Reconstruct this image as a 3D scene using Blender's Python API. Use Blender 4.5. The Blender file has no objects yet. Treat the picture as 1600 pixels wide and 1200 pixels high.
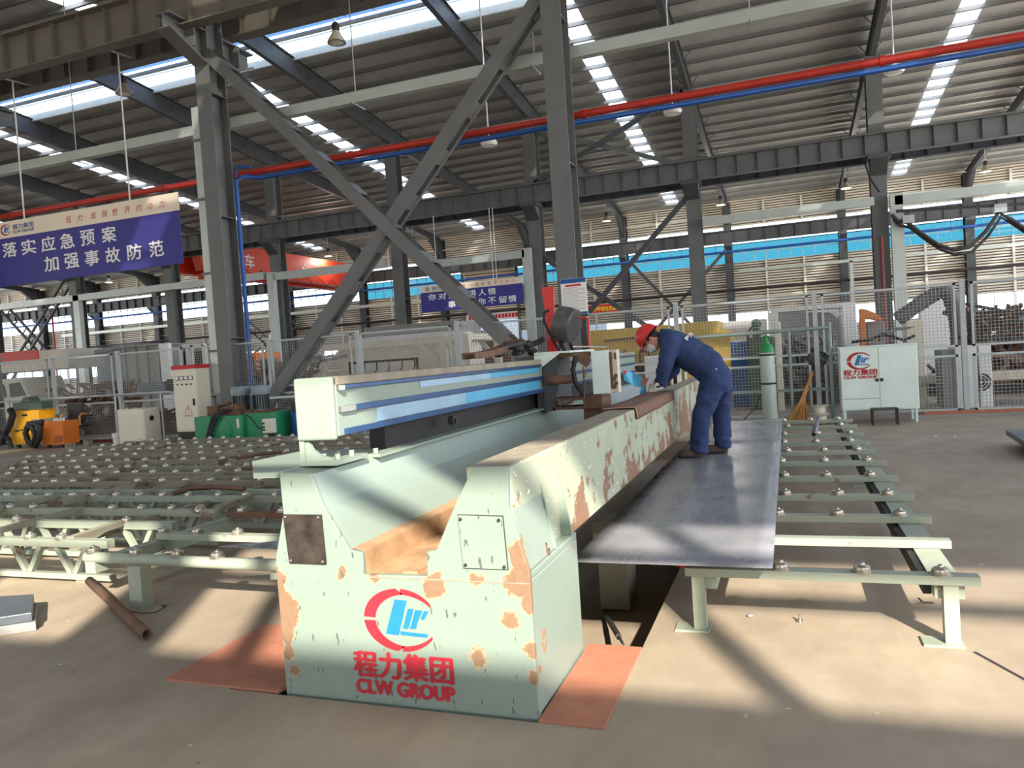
import bpy, bmesh, math, random
from mathutils import Vector, Matrix, noise
random.seed(7)
SC = bpy.context.scene
COL = SC.collection
PI = math.pi

# ---------------------------------------------------------------- camera geometry
CAM = Vector((0, 0, 1.63))
FPX = 1187.1
_p, _r, _y = math.radians(-2.008), math.radians(3.782), math.radians(20.103)
_f = Vector((-math.sin(_y)*math.cos(_p), math.cos(_y)*math.cos(_p), math.sin(_p)))
_rt = Vector((math.cos(_y), math.sin(_y), 0))
_dn = _f.cross(_rt)
CR = math.cos(_r)*_rt + math.sin(_r)*_dn
CD = -math.sin(_r)*_rt + math.cos(_r)*_dn
def ray(u, v):
    return CR*(u-800) + CD*(v-600) + _f*FPX
def at(u, v, Y):
    d = ray(u, v)
    return CAM + d*((Y-CAM.y)/d.y)
def atz(u, v, z=0.0):
    d = ray(u, v)
    return CAM + d*((z-CAM.z)/d.z)

# ---------------------------------------------------------------- materials
def srgb(r, g, b):
    def c(x):
        x /= 255.0
        return x/12.92 if x <= .04045 else ((x+.055)/1.055)**2.4
    return (c(r), c(g), c(b), 1)
class NT:
    def __init__(s, name):
        s.m = bpy.data.materials.new(name); s.m.use_nodes = True
        s.t = s.m.node_tree; s.n = s.t.nodes; s.l = s.t.links
        s.b = s.n['Principled BSDF']; s.out = s.n['Material Output']
    def node(s, typ, **kw):
        n = s.n.new(typ)
        for k, v in kw.items(): setattr(n, k, v)
        return n
    def link(s, a, b): s.l.new(a, b)
    def coord(s, scale=(1, 1, 1)):
        if not hasattr(s, '_tc'): s._tc = s.node('ShaderNodeTexCoord')
        mp = s.node('ShaderNodeMapping'); mp.inputs['Scale'].default_value = scale
        s.link(s._tc.outputs['Object'], mp.inputs['Vector'])
        return mp.outputs[0]
    def noise(s, scale, detail=4, rough=.6, stretch=(1, 1, 1)):
        n = s.node('ShaderNodeTexNoise')
        n.inputs['Scale'].default_value = scale; n.inputs['Detail'].default_value = detail
        n.inputs['Roughness'].default_value = rough
        s.link(s.coord(stretch), n.inputs['Vector'])
        return n.outputs['Fac']
    def ramp(s, src, lo, hi, c0=(0, 0, 0, 1), c1=(1, 1, 1, 1)):
        r = s.node('ShaderNodeValToRGB')
        r.color_ramp.elements[0].position = lo; r.color_ramp.elements[0].color = c0
        r.color_ramp.elements[1].position = hi; r.color_ramp.elements[1].color = c1
        s.link(src, r.inputs[0])
        return r.outputs[0]
    def mix(s, fac, a, b):
        m = s.node('ShaderNodeMix', data_type='RGBA')
        if isinstance(fac, (int, float)): m.inputs[0].default_value = fac
        else: s.link(fac, m.inputs[0])
        for i, x in ((6, a), (7, b)):
            if isinstance(x, tuple): m.inputs[i].default_value = x
            else: s.link(x, m.inputs[i])
        return m.outputs[2]
    def math(s, op, a, b=0.0):
        m = s.node('ShaderNodeMath', operation=op)
        for i, x in ((0, a), (1, b)):
            if isinstance(x, (int, float)): m.inputs[i].default_value = x
            else: s.link(x, m.inputs[i])
        return m.outputs[0]
    def set(s, color=None, rough=.5, metal=0.0, spec=.5):
        if color is not None:
            if isinstance(color, tuple): s.b.inputs['Base Color'].default_value = color
            else: s.link(color, s.b.inputs['Base Color'])
        if isinstance(rough, (int, float)): s.b.inputs['Roughness'].default_value = rough
        else: s.link(rough, s.b.inputs['Roughness'])
        s.b.inputs['Metallic'].default_value = metal
        s.b.inputs['Specular IOR Level'].default_value = spec
        return s.m
    def bump(s, h, dist=.01, strength=.5):
        b = s.node('ShaderNodeBump'); b.inputs['Distance'].default_value = dist
        b.inputs['Strength'].default_value = strength
        s.link(h, b.inputs['Height']); s.link(b.outputs[0], s.b.inputs['Normal'])
def dk(c, f): return (c[0]*f, c[1]*f, c[2]*f, 1)
def simple(name, rgb, rough=.55, metal=0.0, var=.18, scale=3.0, spec=.4):
    t = NT(name); c = srgb(*rgb)
    n = t.noise(scale, 5)
    t.set(t.mix(t.ramp(n, .3, .75), dk(c, 1-var), dk(c, 1+var)), rough, metal, spec)
    return t.m
def painted(name, rgb, wear, amount=.62, scale=5.0, rough=.45, dirt=.25, edge=.02):
    """painted steel whose paint has flaked off in patches"""
    t = NT(name); c = srgb(*rgb); w = srgb(*wear)
    n1 = t.noise(2.2, 5); base = t.mix(t.ramp(n1, .25, .8), dk(c, 1-dirt), dk(c, 1.08))
    n2 = t.noise(scale, 7, .62)
    m = t.ramp(n2, amount, amount+edge)
    n3 = t.noise(24, 3)
    wcol = t.mix(n3, dk(w, .6), dk(w, 1.25))
    t.set(t.mix(m, base, wcol), t.mix(m, (rough,)*3+(1,), (.8,)*3+(1,)), 0, .4)
    t.bump(m, .003, .3)
    return t.m

M = {}
M['steel_dark'] = simple('structural_steel_paint', (106, 107, 106), .5, 0, .12, 1.5)
M['steel_dark2'] = simple('structural_steel_blue_grey', (76, 78, 81), .5, 0, .12, 1.5)
M['steel_brown'] = simple('girder_paint', (112, 106, 95), .5, 0, .14, 1.2)
M['tray'] = simple('galvanised_tray', (186, 194, 186), .35, .25, .08, 2)
M['white_metal'] = simple('white_painted_metal', (222, 222, 214), .45, 0, .06)
M['galv'] = simple('galvanised_steel', (176, 180, 180), .4, .35, .1, 6)
M['fence'] = simple('fence_grey_paint', (178, 184, 184), .45, .1, .08)
M['wire'] = simple('fence_wire', (168, 170, 166), .5, .2, .06)
M['red_pipe'] = simple('red_pipe_paint', (186, 52, 40), .4, 0, .12, 4)
M['blue_pipe'] = simple('blue_pipe_paint', (34, 84, 158), .4, 0, .1, 4)
M['crane_red'] = simple('crane_red_paint', (216, 66, 40), .45, 0, .1, 1)
M['banner_blue'] = simple('banner_blue', (62, 60, 140), .6, 0, .04, 1)
M['banner_cream'] = simple('banner_cream', (240, 226, 204), .65, 0, .03, 1)
M['letter_white'] = simple('letter_white', (240, 238, 236), .6, 0, .03)
M['letter_red'] = simple('letter_red', (200, 46, 52), .6, 0, .06)
M['stencil_red'] = simple('stencil_red', (178, 40, 52), .6, 0, .2, 9)
M['stencil_blue'] = simple('stencil_blue', (34, 118, 172), .55, 0, .15, 9)
M['letter_blue'] = simple('letter_blue', (38, 86, 150), .6, 0, .06)
M['letter_yellow'] = simple('letter_yellow', (246, 214, 70), .6, 0, .06)
M['banner_red'] = simple('banner_red', (206, 40, 44), .6, 0, .05)
M['black'] = simple('black_rubber', (34, 33, 34), .6, 0, .2)
M['dark'] = simple('dark_iron', (60, 55, 52), .6, .2, .3, 8)
M['rust'] = simple('rusty_iron', (112, 84, 66), .75, .1, .35, 9)
M['steel'] = simple('bare_steel', (188, 186, 180), .28, .9, .12, 20)
M['ball'] = simple('chrome_ball', (184, 176, 162), .3, .75, .2, 30)
M['green'] = simple('machine_green', (38, 140, 92), .4, 0, .1)
M['red_dark'] = simple('dark_red_paint', (112, 40, 36), .5, 0, .12)
M['rail'] = simple('muted_green_rail', (140, 154, 148), .5, .1, .1)
M['trim'] = simple('mat_edge', (176, 142, 116), .8, 0, .12, 20)
M['groove_shade'] = simple('cladding_groove_shade', (92, 86, 78), .8, 0, .1)  # shade in the cladding grooves, put in as a dark colour
M['pale_sheen'] = simple('pale_blue_sheen', (150, 182, 204), .3, .1, .12, 3)  # pale blue reflection on the gantry side, painted as colour
M['green_dark'] = simple('motor_green', (78, 96, 78), .5, 0, .15)
M['cyl_green'] = simple('cylinder_cap_green', (34, 140, 70), .4, 0, .1)
M['cyl_grey'] = simple('cylinder_grey', (178, 190, 182), .4, .1, .1)
M['cream'] = simple('cream_cabinet', (226, 220, 198), .45, 0, .05)
M['yellow'] = simple('welder_yellow', (246, 178, 24), .45, 0, .08)
M['orange'] = simple('welder_orange', (226, 122, 36), .45, 0, .08)
M['mustard'] = simple('mustard_paint', (202, 166, 62), .5, 0, .12, 1)
M['blue_drum'] = simple('blue_drum', (36, 88, 152), .45, 0, .15)
M['grey_motor'] = simple('motor_grey', (128, 140, 146), .45, .1, .1)
M['cab_green'] = painted('cabinet_pale_green', (222, 236, 227), (120, 120, 104), .72, 4, .45, .06)
M['conv'] = painted('conveyor_pale_green', (158, 166, 148), (140, 114, 88), .64, 3.5, .5, .2)
M['conv_dusty'] = painted('conveyor_dusty_green', (144, 138, 118), (112, 92, 72), .60, 2.2, .7, .25)
M['wood'] = simple('broom_straw', (204, 150, 92), .8, 0, .25, 14)
M['spool'] = simple('spool_cream', (206, 196, 176), .6, 0, .2, 8)
M['plate_grey'] = simple('rolled_plate', (104, 110, 116), .42, .5, .15, 5)
M['plate_side'] = simple('plate_edge', (150, 148, 144), .6, .2, .2, 8)
M['tarp'] = simple('dark_reel_plastic', (74, 73, 72), .38, 0, .15, 6)
M['glass_lamp'] = simple('lamp_glass', (226, 224, 214), .25, 0, .05)
M['lamp_metal'] = simple('lamp_reflector', (172, 160, 140), .35, .5, .15, 8)
M['leather'] = simple('brown_rubber_mat', (124, 92, 74), .85, 0, .16, 10)
M['navy'] = simple('navy_cotton', (54, 68, 104), .85, 0, .14, 9, .15)
M['skin'] = simple('skin', (224, 158, 128), .55, 0, .06)
M['hair'] = simple('black_hair', (28, 24, 24), .6, 0, .2)
M['hat'] = simple('hard_hat_red', (206, 48, 40), .38, 0, .14, 7)
M['mask'] = simple('mask_white', (240, 240, 240), .75, 0, .03)
M['glove'] = simple('cotton_glove', (226, 214, 196), .9, 0, .1, 20)
M['boot'] = simple('boot_leather', (100, 82, 74), .7, 0, .2, 10)
M['lens'] = simple('dark_goggles', (92, 34, 34), .2, 0, .1)
M['grey_box'] = simple('grey_sheet_box', (142, 142, 138), .5, .1, .14, 1.2)
M['white_tank'] = simple('tank_cream', (214, 206, 188), .5, 0, .1, 1.4)
M['leaf'] = simple('tree_leaf', (96, 130, 110), .7, 0, .3, 6)
M['bluebox'] = simple('blue_bin', (52, 92, 138), .5, 0, .15)
M['scrap'] = simple('scrap_steel', (120, 112, 104), .6, .3, .3, 5)
M['hose'] = simple('fume_hose', (96, 96, 98), .6, 0, .15, 8)
M['rail_sheen'] = simple('blue_rail_sheen', (48, 82, 126), .3, .3, .2, 6)  # bare steel rails; their blue is reflected light painted in
M['film_sheen_cyan'] = simple('cyan_film_and_sheen', (92, 176, 214), .3, .15, .12, 3)  # real film on the held strip, painted reflection on the gantry
M['chair_leather'] = simple('black_leather', (52, 54, 58), .45, 0, .15)

# machine paint : pale green with flaked orange primer
M['mach'] = painted('machine_pale_green', (138, 152, 139), (160, 124, 92), .64, 3.2, .42, .06, .012)
SPOTS = [(-2.49, .43, .105), (-2.48, .315, .06), (-2.50, .60, .05), (-2.47, .20, .035), (-1.615, .585, .055), (-1.19, .615, .07), (-1.14, .72, .085), (-1.145, .53, .045),
         (-1.14, .31, .035), (-1.14, .18, .03), (-2.11, .625, .022), (-1.40, .622, .03), (-1.235, .435, .04), (-1.415, .27, .03), (-1.41, .24, .02), (-1.93, .625, .025), (-2.42, .12, .03)]
def mach_front():
    """pale green paint with chipped spots at the edges and small scuffs"""
    t = NT('machine_front_paint'); c = srgb(132, 147, 135)
    base = t.mix(t.ramp(t.noise(1.8, 4), .3, .75), dk(c, .95), dk(c, 1.03))
    sep = t.node('ShaderNodeSeparateXYZ'); t.link(t.coord(), sep.inputs[0])
    n = t.math('MULTIPLY', t.math('SUBTRACT', t.noise(11, 8, .72), .5), .17)
    acc = None
    for x, z, r in SPOTS:
        dx = t.math('SUBTRACT', sep.outputs[0], x+1.8); dz = t.math('MULTIPLY', t.math('SUBTRACT', sep.outputs[2], z), .9)
        d = t.math('SUBTRACT', r, t.math('SQRT', t.math('ADD', t.math('MULTIPLY', dx, dx), t.math('MULTIPLY', dz, dz))))
        acc = d if acc is None else t.math('MAXIMUM', acc, d)
    w = t.ramp(t.math('ADD', t.math('ADD', acc, n), .5), .5, .504)
    rim = t.ramp(t.math('ADD', t.math('ADD', acc, n), .5), .4945, .4965)
    base = t.mix(rim, base, srgb(168, 152, 120))
    base = t.mix(w, base, t.mix(t.noise(30, 4), srgb(120, 94, 72), srgb(150, 122, 98)))
    s = t.ramp(t.noise(34, 2, .5, (1, 1, .35)), .67, .69)
    base = t.mix(s, base, srgb(92, 96, 88))
    t.set(base, .45, 0, .4); t.bump(w, .004, .4)
    return t.m
M['mach_front'] = mach_front()
def beam_side():
    """clamp beam side: paint scraped to brown primer, more along its lower edge"""
    t = NT('clamp_beam_worn_paint'); c = srgb(172, 178, 154)
    base = t.mix(t.ramp(t.noise(2, 5), .3, .75), dk(c, .86), dk(c, 1.05))
    sep = t.node('ShaderNodeSeparateXYZ'); t.link(t.coord(), sep.inputs[0])
    g = t.math('MULTIPLY', t.math('SUBTRACT', .86, sep.outputs[2]), .62)
    gy = t.math('MULTIPLY', t.math('SUBTRACT', sep.outputs[1], 4.6), .03)
    gy = t.math('MINIMUM', gy, .07)
    v = t.math('ADD', t.math('ADD', t.math('MULTIPLY', t.math('SUBTRACT', t.noise(2.6, 10, .68), .25), 1.9), t.math('MULTIPLY', g, .8)), gy)
    m = t.ramp(v, .50, .515)
    n = t.noise(14, 4)
    brown = t.mix(n, srgb(110, 82, 62), srgb(158, 120, 94))
    sp = t.ramp(t.noise(30, 2, .5, (1, .6, 1)), .68, .70)
    base = t.mix(sp, base, srgb(236, 232, 206))
    base = t.mix(m, base, brown)
    t.set(base, .6, 0, .3); t.bump(m, .004, .5)
    return t.m
M['beam_side'] = beam_side()
def trough_mat():
    t = NT('trough_paint'); c = srgb(148, 164, 152)
    base = t.mix(t.ramp(t.noise(1.6, 5, .6, (1, .4, 1)), .3, .75), dk(c, .9), dk(c, 1.03))
    sep = t.node('ShaderNodeSeparateXYZ'); t.link(t.coord(), sep.inputs[0])
    f = t.node('ShaderNodeMapRange'); f.inputs[1].default_value = 6.4; f.inputs[2].default_value = 7.2
    t.link(sep.outputs[1], f.inputs[0])
    base = t.mix(f.outputs[0], base, srgb(172, 180, 180))
    t.set(base, .35, .1, .5)
    return t.m
M['trough'] = trough_mat()
M['trough_floor'] = simple('trough_floor_dirt', (176, 142, 108), .7, 0, .28, 7)
M['top_dirt'] = simple('beam_top_dirt', (150, 140, 122), .7, 0, .25, 7)
M['nameplate'] = simple('blackened_plate', (66, 58, 52), .5, .3, .55, 14)
M['red_plate'] = simple('red_oxide_plate', (172, 112, 88), .75, 0, .14, 9)
def floor_mat():
    t = NT('concrete_floor')
    n1 = t.noise(.35, 6, .6); n2 = t.noise(2.5, 6, .65, (1, .6, 1))
    a = t.mix(t.ramp(n1, .3, .7), srgb(150, 136, 118), srgb(176, 160, 138))
    a = t.mix(t.ramp(n2, .35, .8), a, srgb(142, 126, 108))
    sp = t.ramp(t.noise(9, 3, .5), .73, .75)
    a = t.mix(sp, a, srgb(196, 184, 164))
    dk2 = t.ramp(t.noise(5.5, 4, .6), .71, .74)
    a = t.mix(dk2, a, srgb(112, 98, 84))
    t.set(a, t.ramp(n2, .2, .9, (.5, .5, .5, 1), (.75, .75, .75, 1)), 0, .35)
    t.bump(t.noise(60, 3), .002, .25)
    return t.m
M['floor'] = floor_mat()
def sheet_mat():
    t = NT('cold_rolled_sheet')
    n = t.noise(2.2, 5, .6, (1, 1, 1)); n2 = t.noise(40, 3, .5, (1, .06, 1))
    a = t.mix(t.ramp(n, .3, .75), srgb(138, 138, 143), srgb(164, 164, 168))
    r = t.math('ADD', t.math('MULTIPLY', n, .22), t.math('MULTIPLY', n2, .08))
    t.set(a, t.math('ADD', r, .12), .2, .3)
    return t.m
M['sheet'] = sheet_mat()
def roof_mat():
    t = NT('roof_sheet')
    n = t.noise(.8, 5, .6, (1, .3, 1))
    t.set(t.mix(t.ramp(n, .3, .7), srgb(178, 176, 172), srgb(198, 196, 192)), .5, .1, .4)
    return t.m
M['roof'] = roof_mat()
M['purlin'] = simple('purlin_galvanised', (132, 132, 130), .45, .15, .1, 1)
def clad():
    t = NT('wall_cladding')
    n = t.noise(.25, 4)
    t.set(t.mix(t.ramp(n, .3, .7), srgb(232, 220, 198), srgb(222, 216, 204)), .55, .05, .35)
    return t.m
M['clad'] = clad()
def skylight():
    t = NT('translucent_skylight')
    tr = t.node('ShaderNodeBsdfTranslucent'); tr.inputs[0].default_value = (.96, .93, .84, 1)
    tp = t.node('ShaderNodeBsdfTransparent'); tp.inputs[0].default_value = (.95, .97, 1, 1)
    mx = t.node('ShaderNodeMixShader'); mx.inputs[0].default_value = .18
    t.link(tr.outputs[0], mx.inputs[1]); t.link(tp.outputs[0], mx.inputs[2])
    t.link(mx.outputs[0], t.out.inputs[0])
    return t.m
M['skylight'] = skylight()
def pane(name, tint, gloss=.06):
    t = NT(name)
    tp = t.node('ShaderNodeBsdfTransparent'); tp.inputs[0].default_value = tint
    gl = t.node('ShaderNodeBsdfGlossy'); gl.inputs[1].default_value = .05
    mx = t.node('ShaderNodeMixShader'); mx.inputs[0].default_value = gloss
    t.link(tp.outputs[0], mx.inputs[1]); t.link(gl.outputs[0], mx.inputs[2])
    t.link(mx.outputs[0], t.out.inputs[0])
    return t.m
M['pane'] = pane('tinted_window_pane', (.15, .36, .43, 1))
M['pane_white'] = pane('clear_window_pane', (.86, .92, .97, 1))
M['pane_sky'] = pane('ridge_pane', (.085, .15, .25, 1))

# ---------------------------------------------------------------- mesh builder
class MB:
    def __init__(s): s.v = []; s.f = []; s.sm = []
    def add(s, vs, fs, smooth=False):
        o = len(s.v); s.v += [Vector(v) for v in vs]
        for f in fs: s.f.append([i+o for i in f]); s.sm.append(smooth)
        return s
    def box(s, x0, x1, y0, y1, z0, z1):
        vs = [(x, y, z) for z in (z0, z1) for y in (y0, y1) for x in (x0, x1)]
        return s.add(vs, [(0, 2, 3, 1), (4, 5, 7, 6), (0, 1, 5, 4), (2, 6, 7, 3), (0, 4, 6, 2), (1, 3, 7, 5)])
    def bar(s, a, b, w, h, up=(0, 0, 1)):
        """rectangular bar a->b, w sideways, h along up"""
        a = Vector(a); b = Vector(b); d = (b-a).normalized(); u = Vector(up)
        sd = d.cross(u)
        if sd.length < 1e-4: u = Vector((0, 1, 0)); sd = d.cross(u)
        sd.normalize(); u = sd.cross(d)
        vs = []
        for p in (a, b):
            for i, j in ((-1, -1), (1, -1), (1, 1), (-1, 1)): vs.append(p+sd*(w/2*i)+u*(h/2*j))
        return s.add(vs, [(0, 1, 2, 3), (7, 6, 5, 4), (0, 4, 5, 1), (1, 5, 6, 2), (2, 6, 7, 3), (3, 7, 4, 0)])
    def tube(s, pts, r, n=10, caps=True, smooth=True):
        pts = [Vector(p) for p in pts]; k = len(pts)
        rs = r if isinstance(r, (list, tuple)) else [r]*k
        vs = []; up = Vector((0, 0, 1)); prev = None
        for i, p in enumerate(pts):
            d = (pts[min(i+1, k-1)]-pts[max(i-1, 0)]).normalized()
            if prev is None:
                q = up if abs(d.z) < .9 else Vector((1, 0, 0))
                a = d.cross(q).normalized()
            else:
                a = (prev-d*prev.dot(d))
                a = a.normalized() if a.length > 1e-5 else d.orthogonal().normalized()
            prev = a; b = d.cross(a)
            for j in range(n):
                t = 2*PI*j/n; vs.append(p+(a*math.cos(t)+b*math.sin(t))*rs[i])
        fs = [(i*n+j, i*n+(j+1) % n, (i+1)*n+(j+1) % n, (i+1)*n+j) for i in range(k-1) for j in range(n)]
        s.add(vs, fs, smooth)
        if caps:
            s.add([vs[j] for j in range(n)][::-1], [tuple(range(n))])
            s.add([vs[(k-1)*n+j] for j in range(n)], [tuple(range(n))])
        return s
    def pipe(s, a, b, ro, ri, n=16):
        """hollow tube"""
        a = Vector(a); b = Vector(b); d = (b-a).normalized(); x = d.orthogonal().normalized(); y = d.cross(x)
        vs = []
        for p in (a, b):
            for r in (ro, ri):
                for j in range(n):
                    t = 2*PI*j/n; vs.append(p+(x*math.cos(t)+y*math.sin(t))*r)
        fs = []
        for j in range(n):
            k = (j+1) % n
            fs += [(j, k, 2*n+k, 2*n+j), (n+k, n+j, 3*n+j, 3*n+k), (k, j, n+j, n+k), (2*n+j, 2*n+k, 3*n+k, 3*n+j)]
        return s.add(vs, fs, True)
    def lathe(s, prof, c=(0, 0, 0), n=16, axis=(0, 0, 1), smooth=True):
        c = Vector(c); ax = Vector(axis).normalized(); x = ax.orthogonal().normalized(); y = ax.cross(x)
        def ring(q): return [c+ax*q[1]+(x*math.cos(2*PI*j/n)+y*math.sin(2*PI*j/n))*q[0] for j in range(n)]
        runs = [[prof[0]]]
        for i in range(1, len(prof)):
            runs[-1].append(prof[i])
            if i < len(prof)-1:
                a = Vector((prof[i][0]-prof[i-1][0], prof[i][1]-prof[i-1][1])); b = Vector((prof[i+1][0]-prof[i][0], prof[i+1][1]-prof[i][1]))
                if a.length > 0 and b.length > 0 and a.angle(b) > .7: runs.append([prof[i]])
        for rn in runs:
            vs = [v for q in rn for v in ring(q)]
            s.add(vs, [(i*n+j, i*n+(j+1) % n, (i+1)*n+(j+1) % n, (i+1)*n+j) for i in range(len(rn)-1) for j in range(n)], smooth)
        if prof[0][0] > 1e-4: s.add(ring(prof[0])[::-1], [tuple(range(n))])
        if prof[-1][0] > 1e-4: s.add(ring(prof[-1]), [tuple(range(n))])
        return s
    def prism(s, poly, vec):
        """polygon (3-D points) swept by vec"""
        p = [Vector(q) for q in poly]; w = Vector(vec); n = len(p)
        vs = p+[q+w for q in p]
        fs = [tuple(range(n))[::-1], tuple(range(n, 2*n))]+[(i, (i+1) % n, n+(i+1) % n, n+i) for i in range(n)]
        return s.add(vs, fs)
    def ell(s, c, r, n=14, m=9, rot=None):
        c = Vector(c); vs = []
        for i in range(m+1):
            a = PI*i/m
            for j in range(n):
                b = 2*PI*j/n
                q = Vector((math.sin(a)*math.cos(b)*r[0], math.sin(a)*math.sin(b)*r[1], math.cos(a)*r[2]))
                vs.append(c+(rot @ q if rot else q))
        fs = [(i*n+j, (i+1)*n+j, (i+1)*n+(j+1) % n, i*n+(j+1) % n) for i in range(m) for j in range(n)]
        return s.add(vs, fs, True)
    def quad(s, a, b, c, d): return s.add([a, b, c, d], [(0, 1, 2, 3)])
    def build(s, name, mat, parent=None, bevel=0, fixn=True):
        off = Vector((0, 0, 0)); q = parent
        while q is not None: off += q.location; q = q.parent
        me = bpy.data.meshes.new(name)
        me.from_pydata([tuple(v-off) for v in s.v], [], s.f)
        me.polygons.foreach_set('use_smooth', s.sm)
        if fixn:
            bm = bmesh.new(); bm.from_mesh(me); bmesh.ops.recalc_face_normals(bm, faces=bm.faces); bm.to_mesh(me); bm.free()
        me.materials.append(M[mat] if isinstance(mat, str) else mat)
        o = bpy.data.objects.new(name, me); COL.objects.link(o)
        if parent is not None: o.parent = parent
        if bevel:
            b = o.modifiers.new('edge', 'BEVEL'); b.width = bevel; b.segments = 2; b.limit_method = 'ANGLE'
        return o
def tag(o, label=None, cat=None, group=None, kind=None):
    if label: o['label'] = label
    if cat: o['category'] = cat
    if group: o['group'] = group
    if kind: o['kind'] = kind
    return o
def thing(name, label, cat, loc=(0, 0, 0), group=None, kind=None):
    o = bpy.data.objects.new(name, None); COL.objects.link(o)
    o.location = Vector(loc); o.empty_display_size = .1
    return tag(o, label, cat, group, kind)
def dup_part(src, loc, parent, name=None):
    c = src.copy(); COL.objects.link(c); c.parent = parent
    off = Vector((0, 0, 0)); q = parent
    while q is not None: off += q.location; q = q.parent
    c.location = Vector(loc)-off
    return c
ORD = ['first', 'second', 'third', 'fourth', 'fifth', 'sixth', 'seventh', 'eighth', 'ninth', 'tenth', 'eleventh',
       'twelfth', 'thirteenth', 'fourteenth', 'fifteenth', 'sixteenth', 'seventeenth', 'eighteenth', 'nineteenth',
       'twentieth'] + ['twenty-'+w for w in ('first', 'second', 'third', 'fourth', 'fifth', 'sixth', 'seventh', 'eighth', 'ninth')] + \
      ['thirtieth'] + ['thirty-'+w for w in ('first', 'second', 'third', 'fourth', 'fifth', 'sixth', 'seventh', 'eighth', 'ninth')]
def lettering(body, mat, parent, origin, width, height, xdir=(1, 0, 0), zdir=(0, 0, 1), bold=0.0, name='lettering', shear=0.0, thick=.002, track=1.0, fat=0.0):
    """raised or printed characters: fitted to width x height, lower left corner at origin, facing xdir x zdir"""
    cu = bpy.data.curves.new(name, 'FONT'); cu.body = body; cu.size = 1.0; cu.offset = bold; cu.shear = shear
    cu.resolution_u = 3; cu.space_character = track
    tmp = bpy.data.objects.new('tmp_text', cu); COL.objects.link(tmp)
    dg = bpy.context.evaluated_depsgraph_get()
    me = bpy.data.meshes.new_from_object(tmp.evaluated_get(dg))
    bpy.data.objects.remove(tmp); bpy.data.curves.remove(cu)
    vs = [v.co for v in me.vertices]
    if not vs: return None
    x0 = min(v.x for v in vs); x1 = max(v.x for v in vs); y0 = min(v.y for v in vs); y1 = max(v.y for v in vs)
    X = Vector(xdir).normalized(); Z = Vector(zdir).normalized(); N = X.cross(Z)
    off = Vector((0, 0, 0)); q = parent
    while q is not None: off += q.location; q = q.parent
    O = Vector(origin)-off
    for v in me.vertices:
        a = (v.co.x-x0)/(x1-x0)*width; b = (v.co.y-y0)/(y1-y0)*height
        v.co = O+X*a+Z*b+N*thick
    if fat:
        bm = bmesh.new(); bm.from_mesh(me); geo = list(bm.faces)
        for kk, (dx, dz) in enumerate(((-fat, 0), (fat, 0), (0, fat*.6), (0, -fat*.6))):
            r = bmesh.ops.duplicate(bm, geom=geo+list({e for f in geo for e in f.edges})+list({v for f in geo for v in f.verts}))
            bmesh.ops.translate(bm, verts=[g for g in r['geom'] if isinstance(g, bmesh.types.BMVert)], vec=X*dx+Z*dz+N*(.0004*(kk+1)*max(1, height*1.5)))
        bm.to_mesh(me); bm.free()
    me.name = name; me.materials.clear(); me.materials.append(M[mat])
    o = bpy.data.objects.new(name, me); COL.objects.link(o); o.parent = parent
    return o
def logo(parent, cx, cz, y, w, thick=.002):
    """crescent and slanted strokes emblem, facing -y, w wide"""
    k = w/500.0
    def P(u, v): return (cx+(u-577)*k, y-thick, cz-(v-597)*k)
    m = MB()
    for t0, t1 in ((32, 87), (94, 177), (183, 264), (271, 328)):
        n = 14; vs = []
        for i in range(n+1):
            t = math.radians(t0+(t1-t0)*i/n)
            a = (590+263*math.cos(t), 597-203*math.sin(t)); b = (640+228*math.cos(t), 598-167*math.sin(t))
            if b[0] > a[0] and math.cos(t) > 0: b = (a[0]-3, b[1] if abs(b[1]-597) < abs(a[1]-597) else a[1]+(4 if a[1] < 597 else -4))
            vs += [P(*a), P(*b)]
        m.add(vs, [(2*i, 2*i+1, 2*i+3, 2*i+2) for i in range(n)])
    m.build('emblem_ring', 'stencil_red', parent, fixn=False)
    b = MB()
    for pl in ([(560, 465), (648, 468), (572, 695), (480, 690)], [(650, 520), (692, 520), (652, 635), (640, 650), (605, 650)],
               [(702, 525), (755, 527), (715, 600), (700, 645), (655, 650)], [(765, 527), (797, 530), (760, 585), (735, 583)],
               [(580, 668), (780, 675), (775, 698), (590, 693)]):
        b.add([P(*q) for q in pl], [tuple(range(len(pl)))])
    b.build('emblem_strokes', 'stencil_blue', parent, fixn=False)
LAMP_FILL = 300; WORLD, SUN, EXPO = 3.4, 10, 0.38
# ================================================================ THE HALL
YR, YW, YB = 29.0, 68.6, -9.0           # ridge, far wall, near wall
XL, XR = -98.0, 28.0
def zroof(y): return 14.1+.1*(66-y) if y >= YR else 17.8-.1*(YR-y)
GRID = [-4.4+9*k for k in range(-10, 4)]
STRIPS = [-62.5, -44.6, -26.8, -8.75, 8.8, 17.8, 22.3]   # skylight strips (centre x); last pair unseen, added for more daylight

# floor with the machine pit
PX0, PX1, PY0, PY1, PZ = -2.83, -.83, 3.13, 13.2, -.32
m = MB()
xs = [XL, PX0, PX1, XR]; ys = [YB-12, PY0, PY1, YW+12]
for i in range(3):
    for j in range(3):
        if i == 1 and j == 1: continue
        m.quad((xs[i], ys[j], 0), (xs[i+1], ys[j], 0), (xs[i+1], ys[j+1], 0), (xs[i], ys[j+1], 0))
c = [(PX0, PY0), (PX1, PY0), (PX1, PY1), (PX0, PY1)]
for i in range(4):
    a, b = c[i], c[(i+1) % 4]
    m.quad((a[0], a[1], 0), (b[0], b[1], 0), (b[0], b[1], PZ), (a[0], a[1], PZ))
m.quad(*[(q[0], q[1], PZ) for q in c])
tag(m.build('floor', 'floor', fixn=False), 'bare grey concrete floor of the workshop hall', 'floor', kind='structure')
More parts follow.
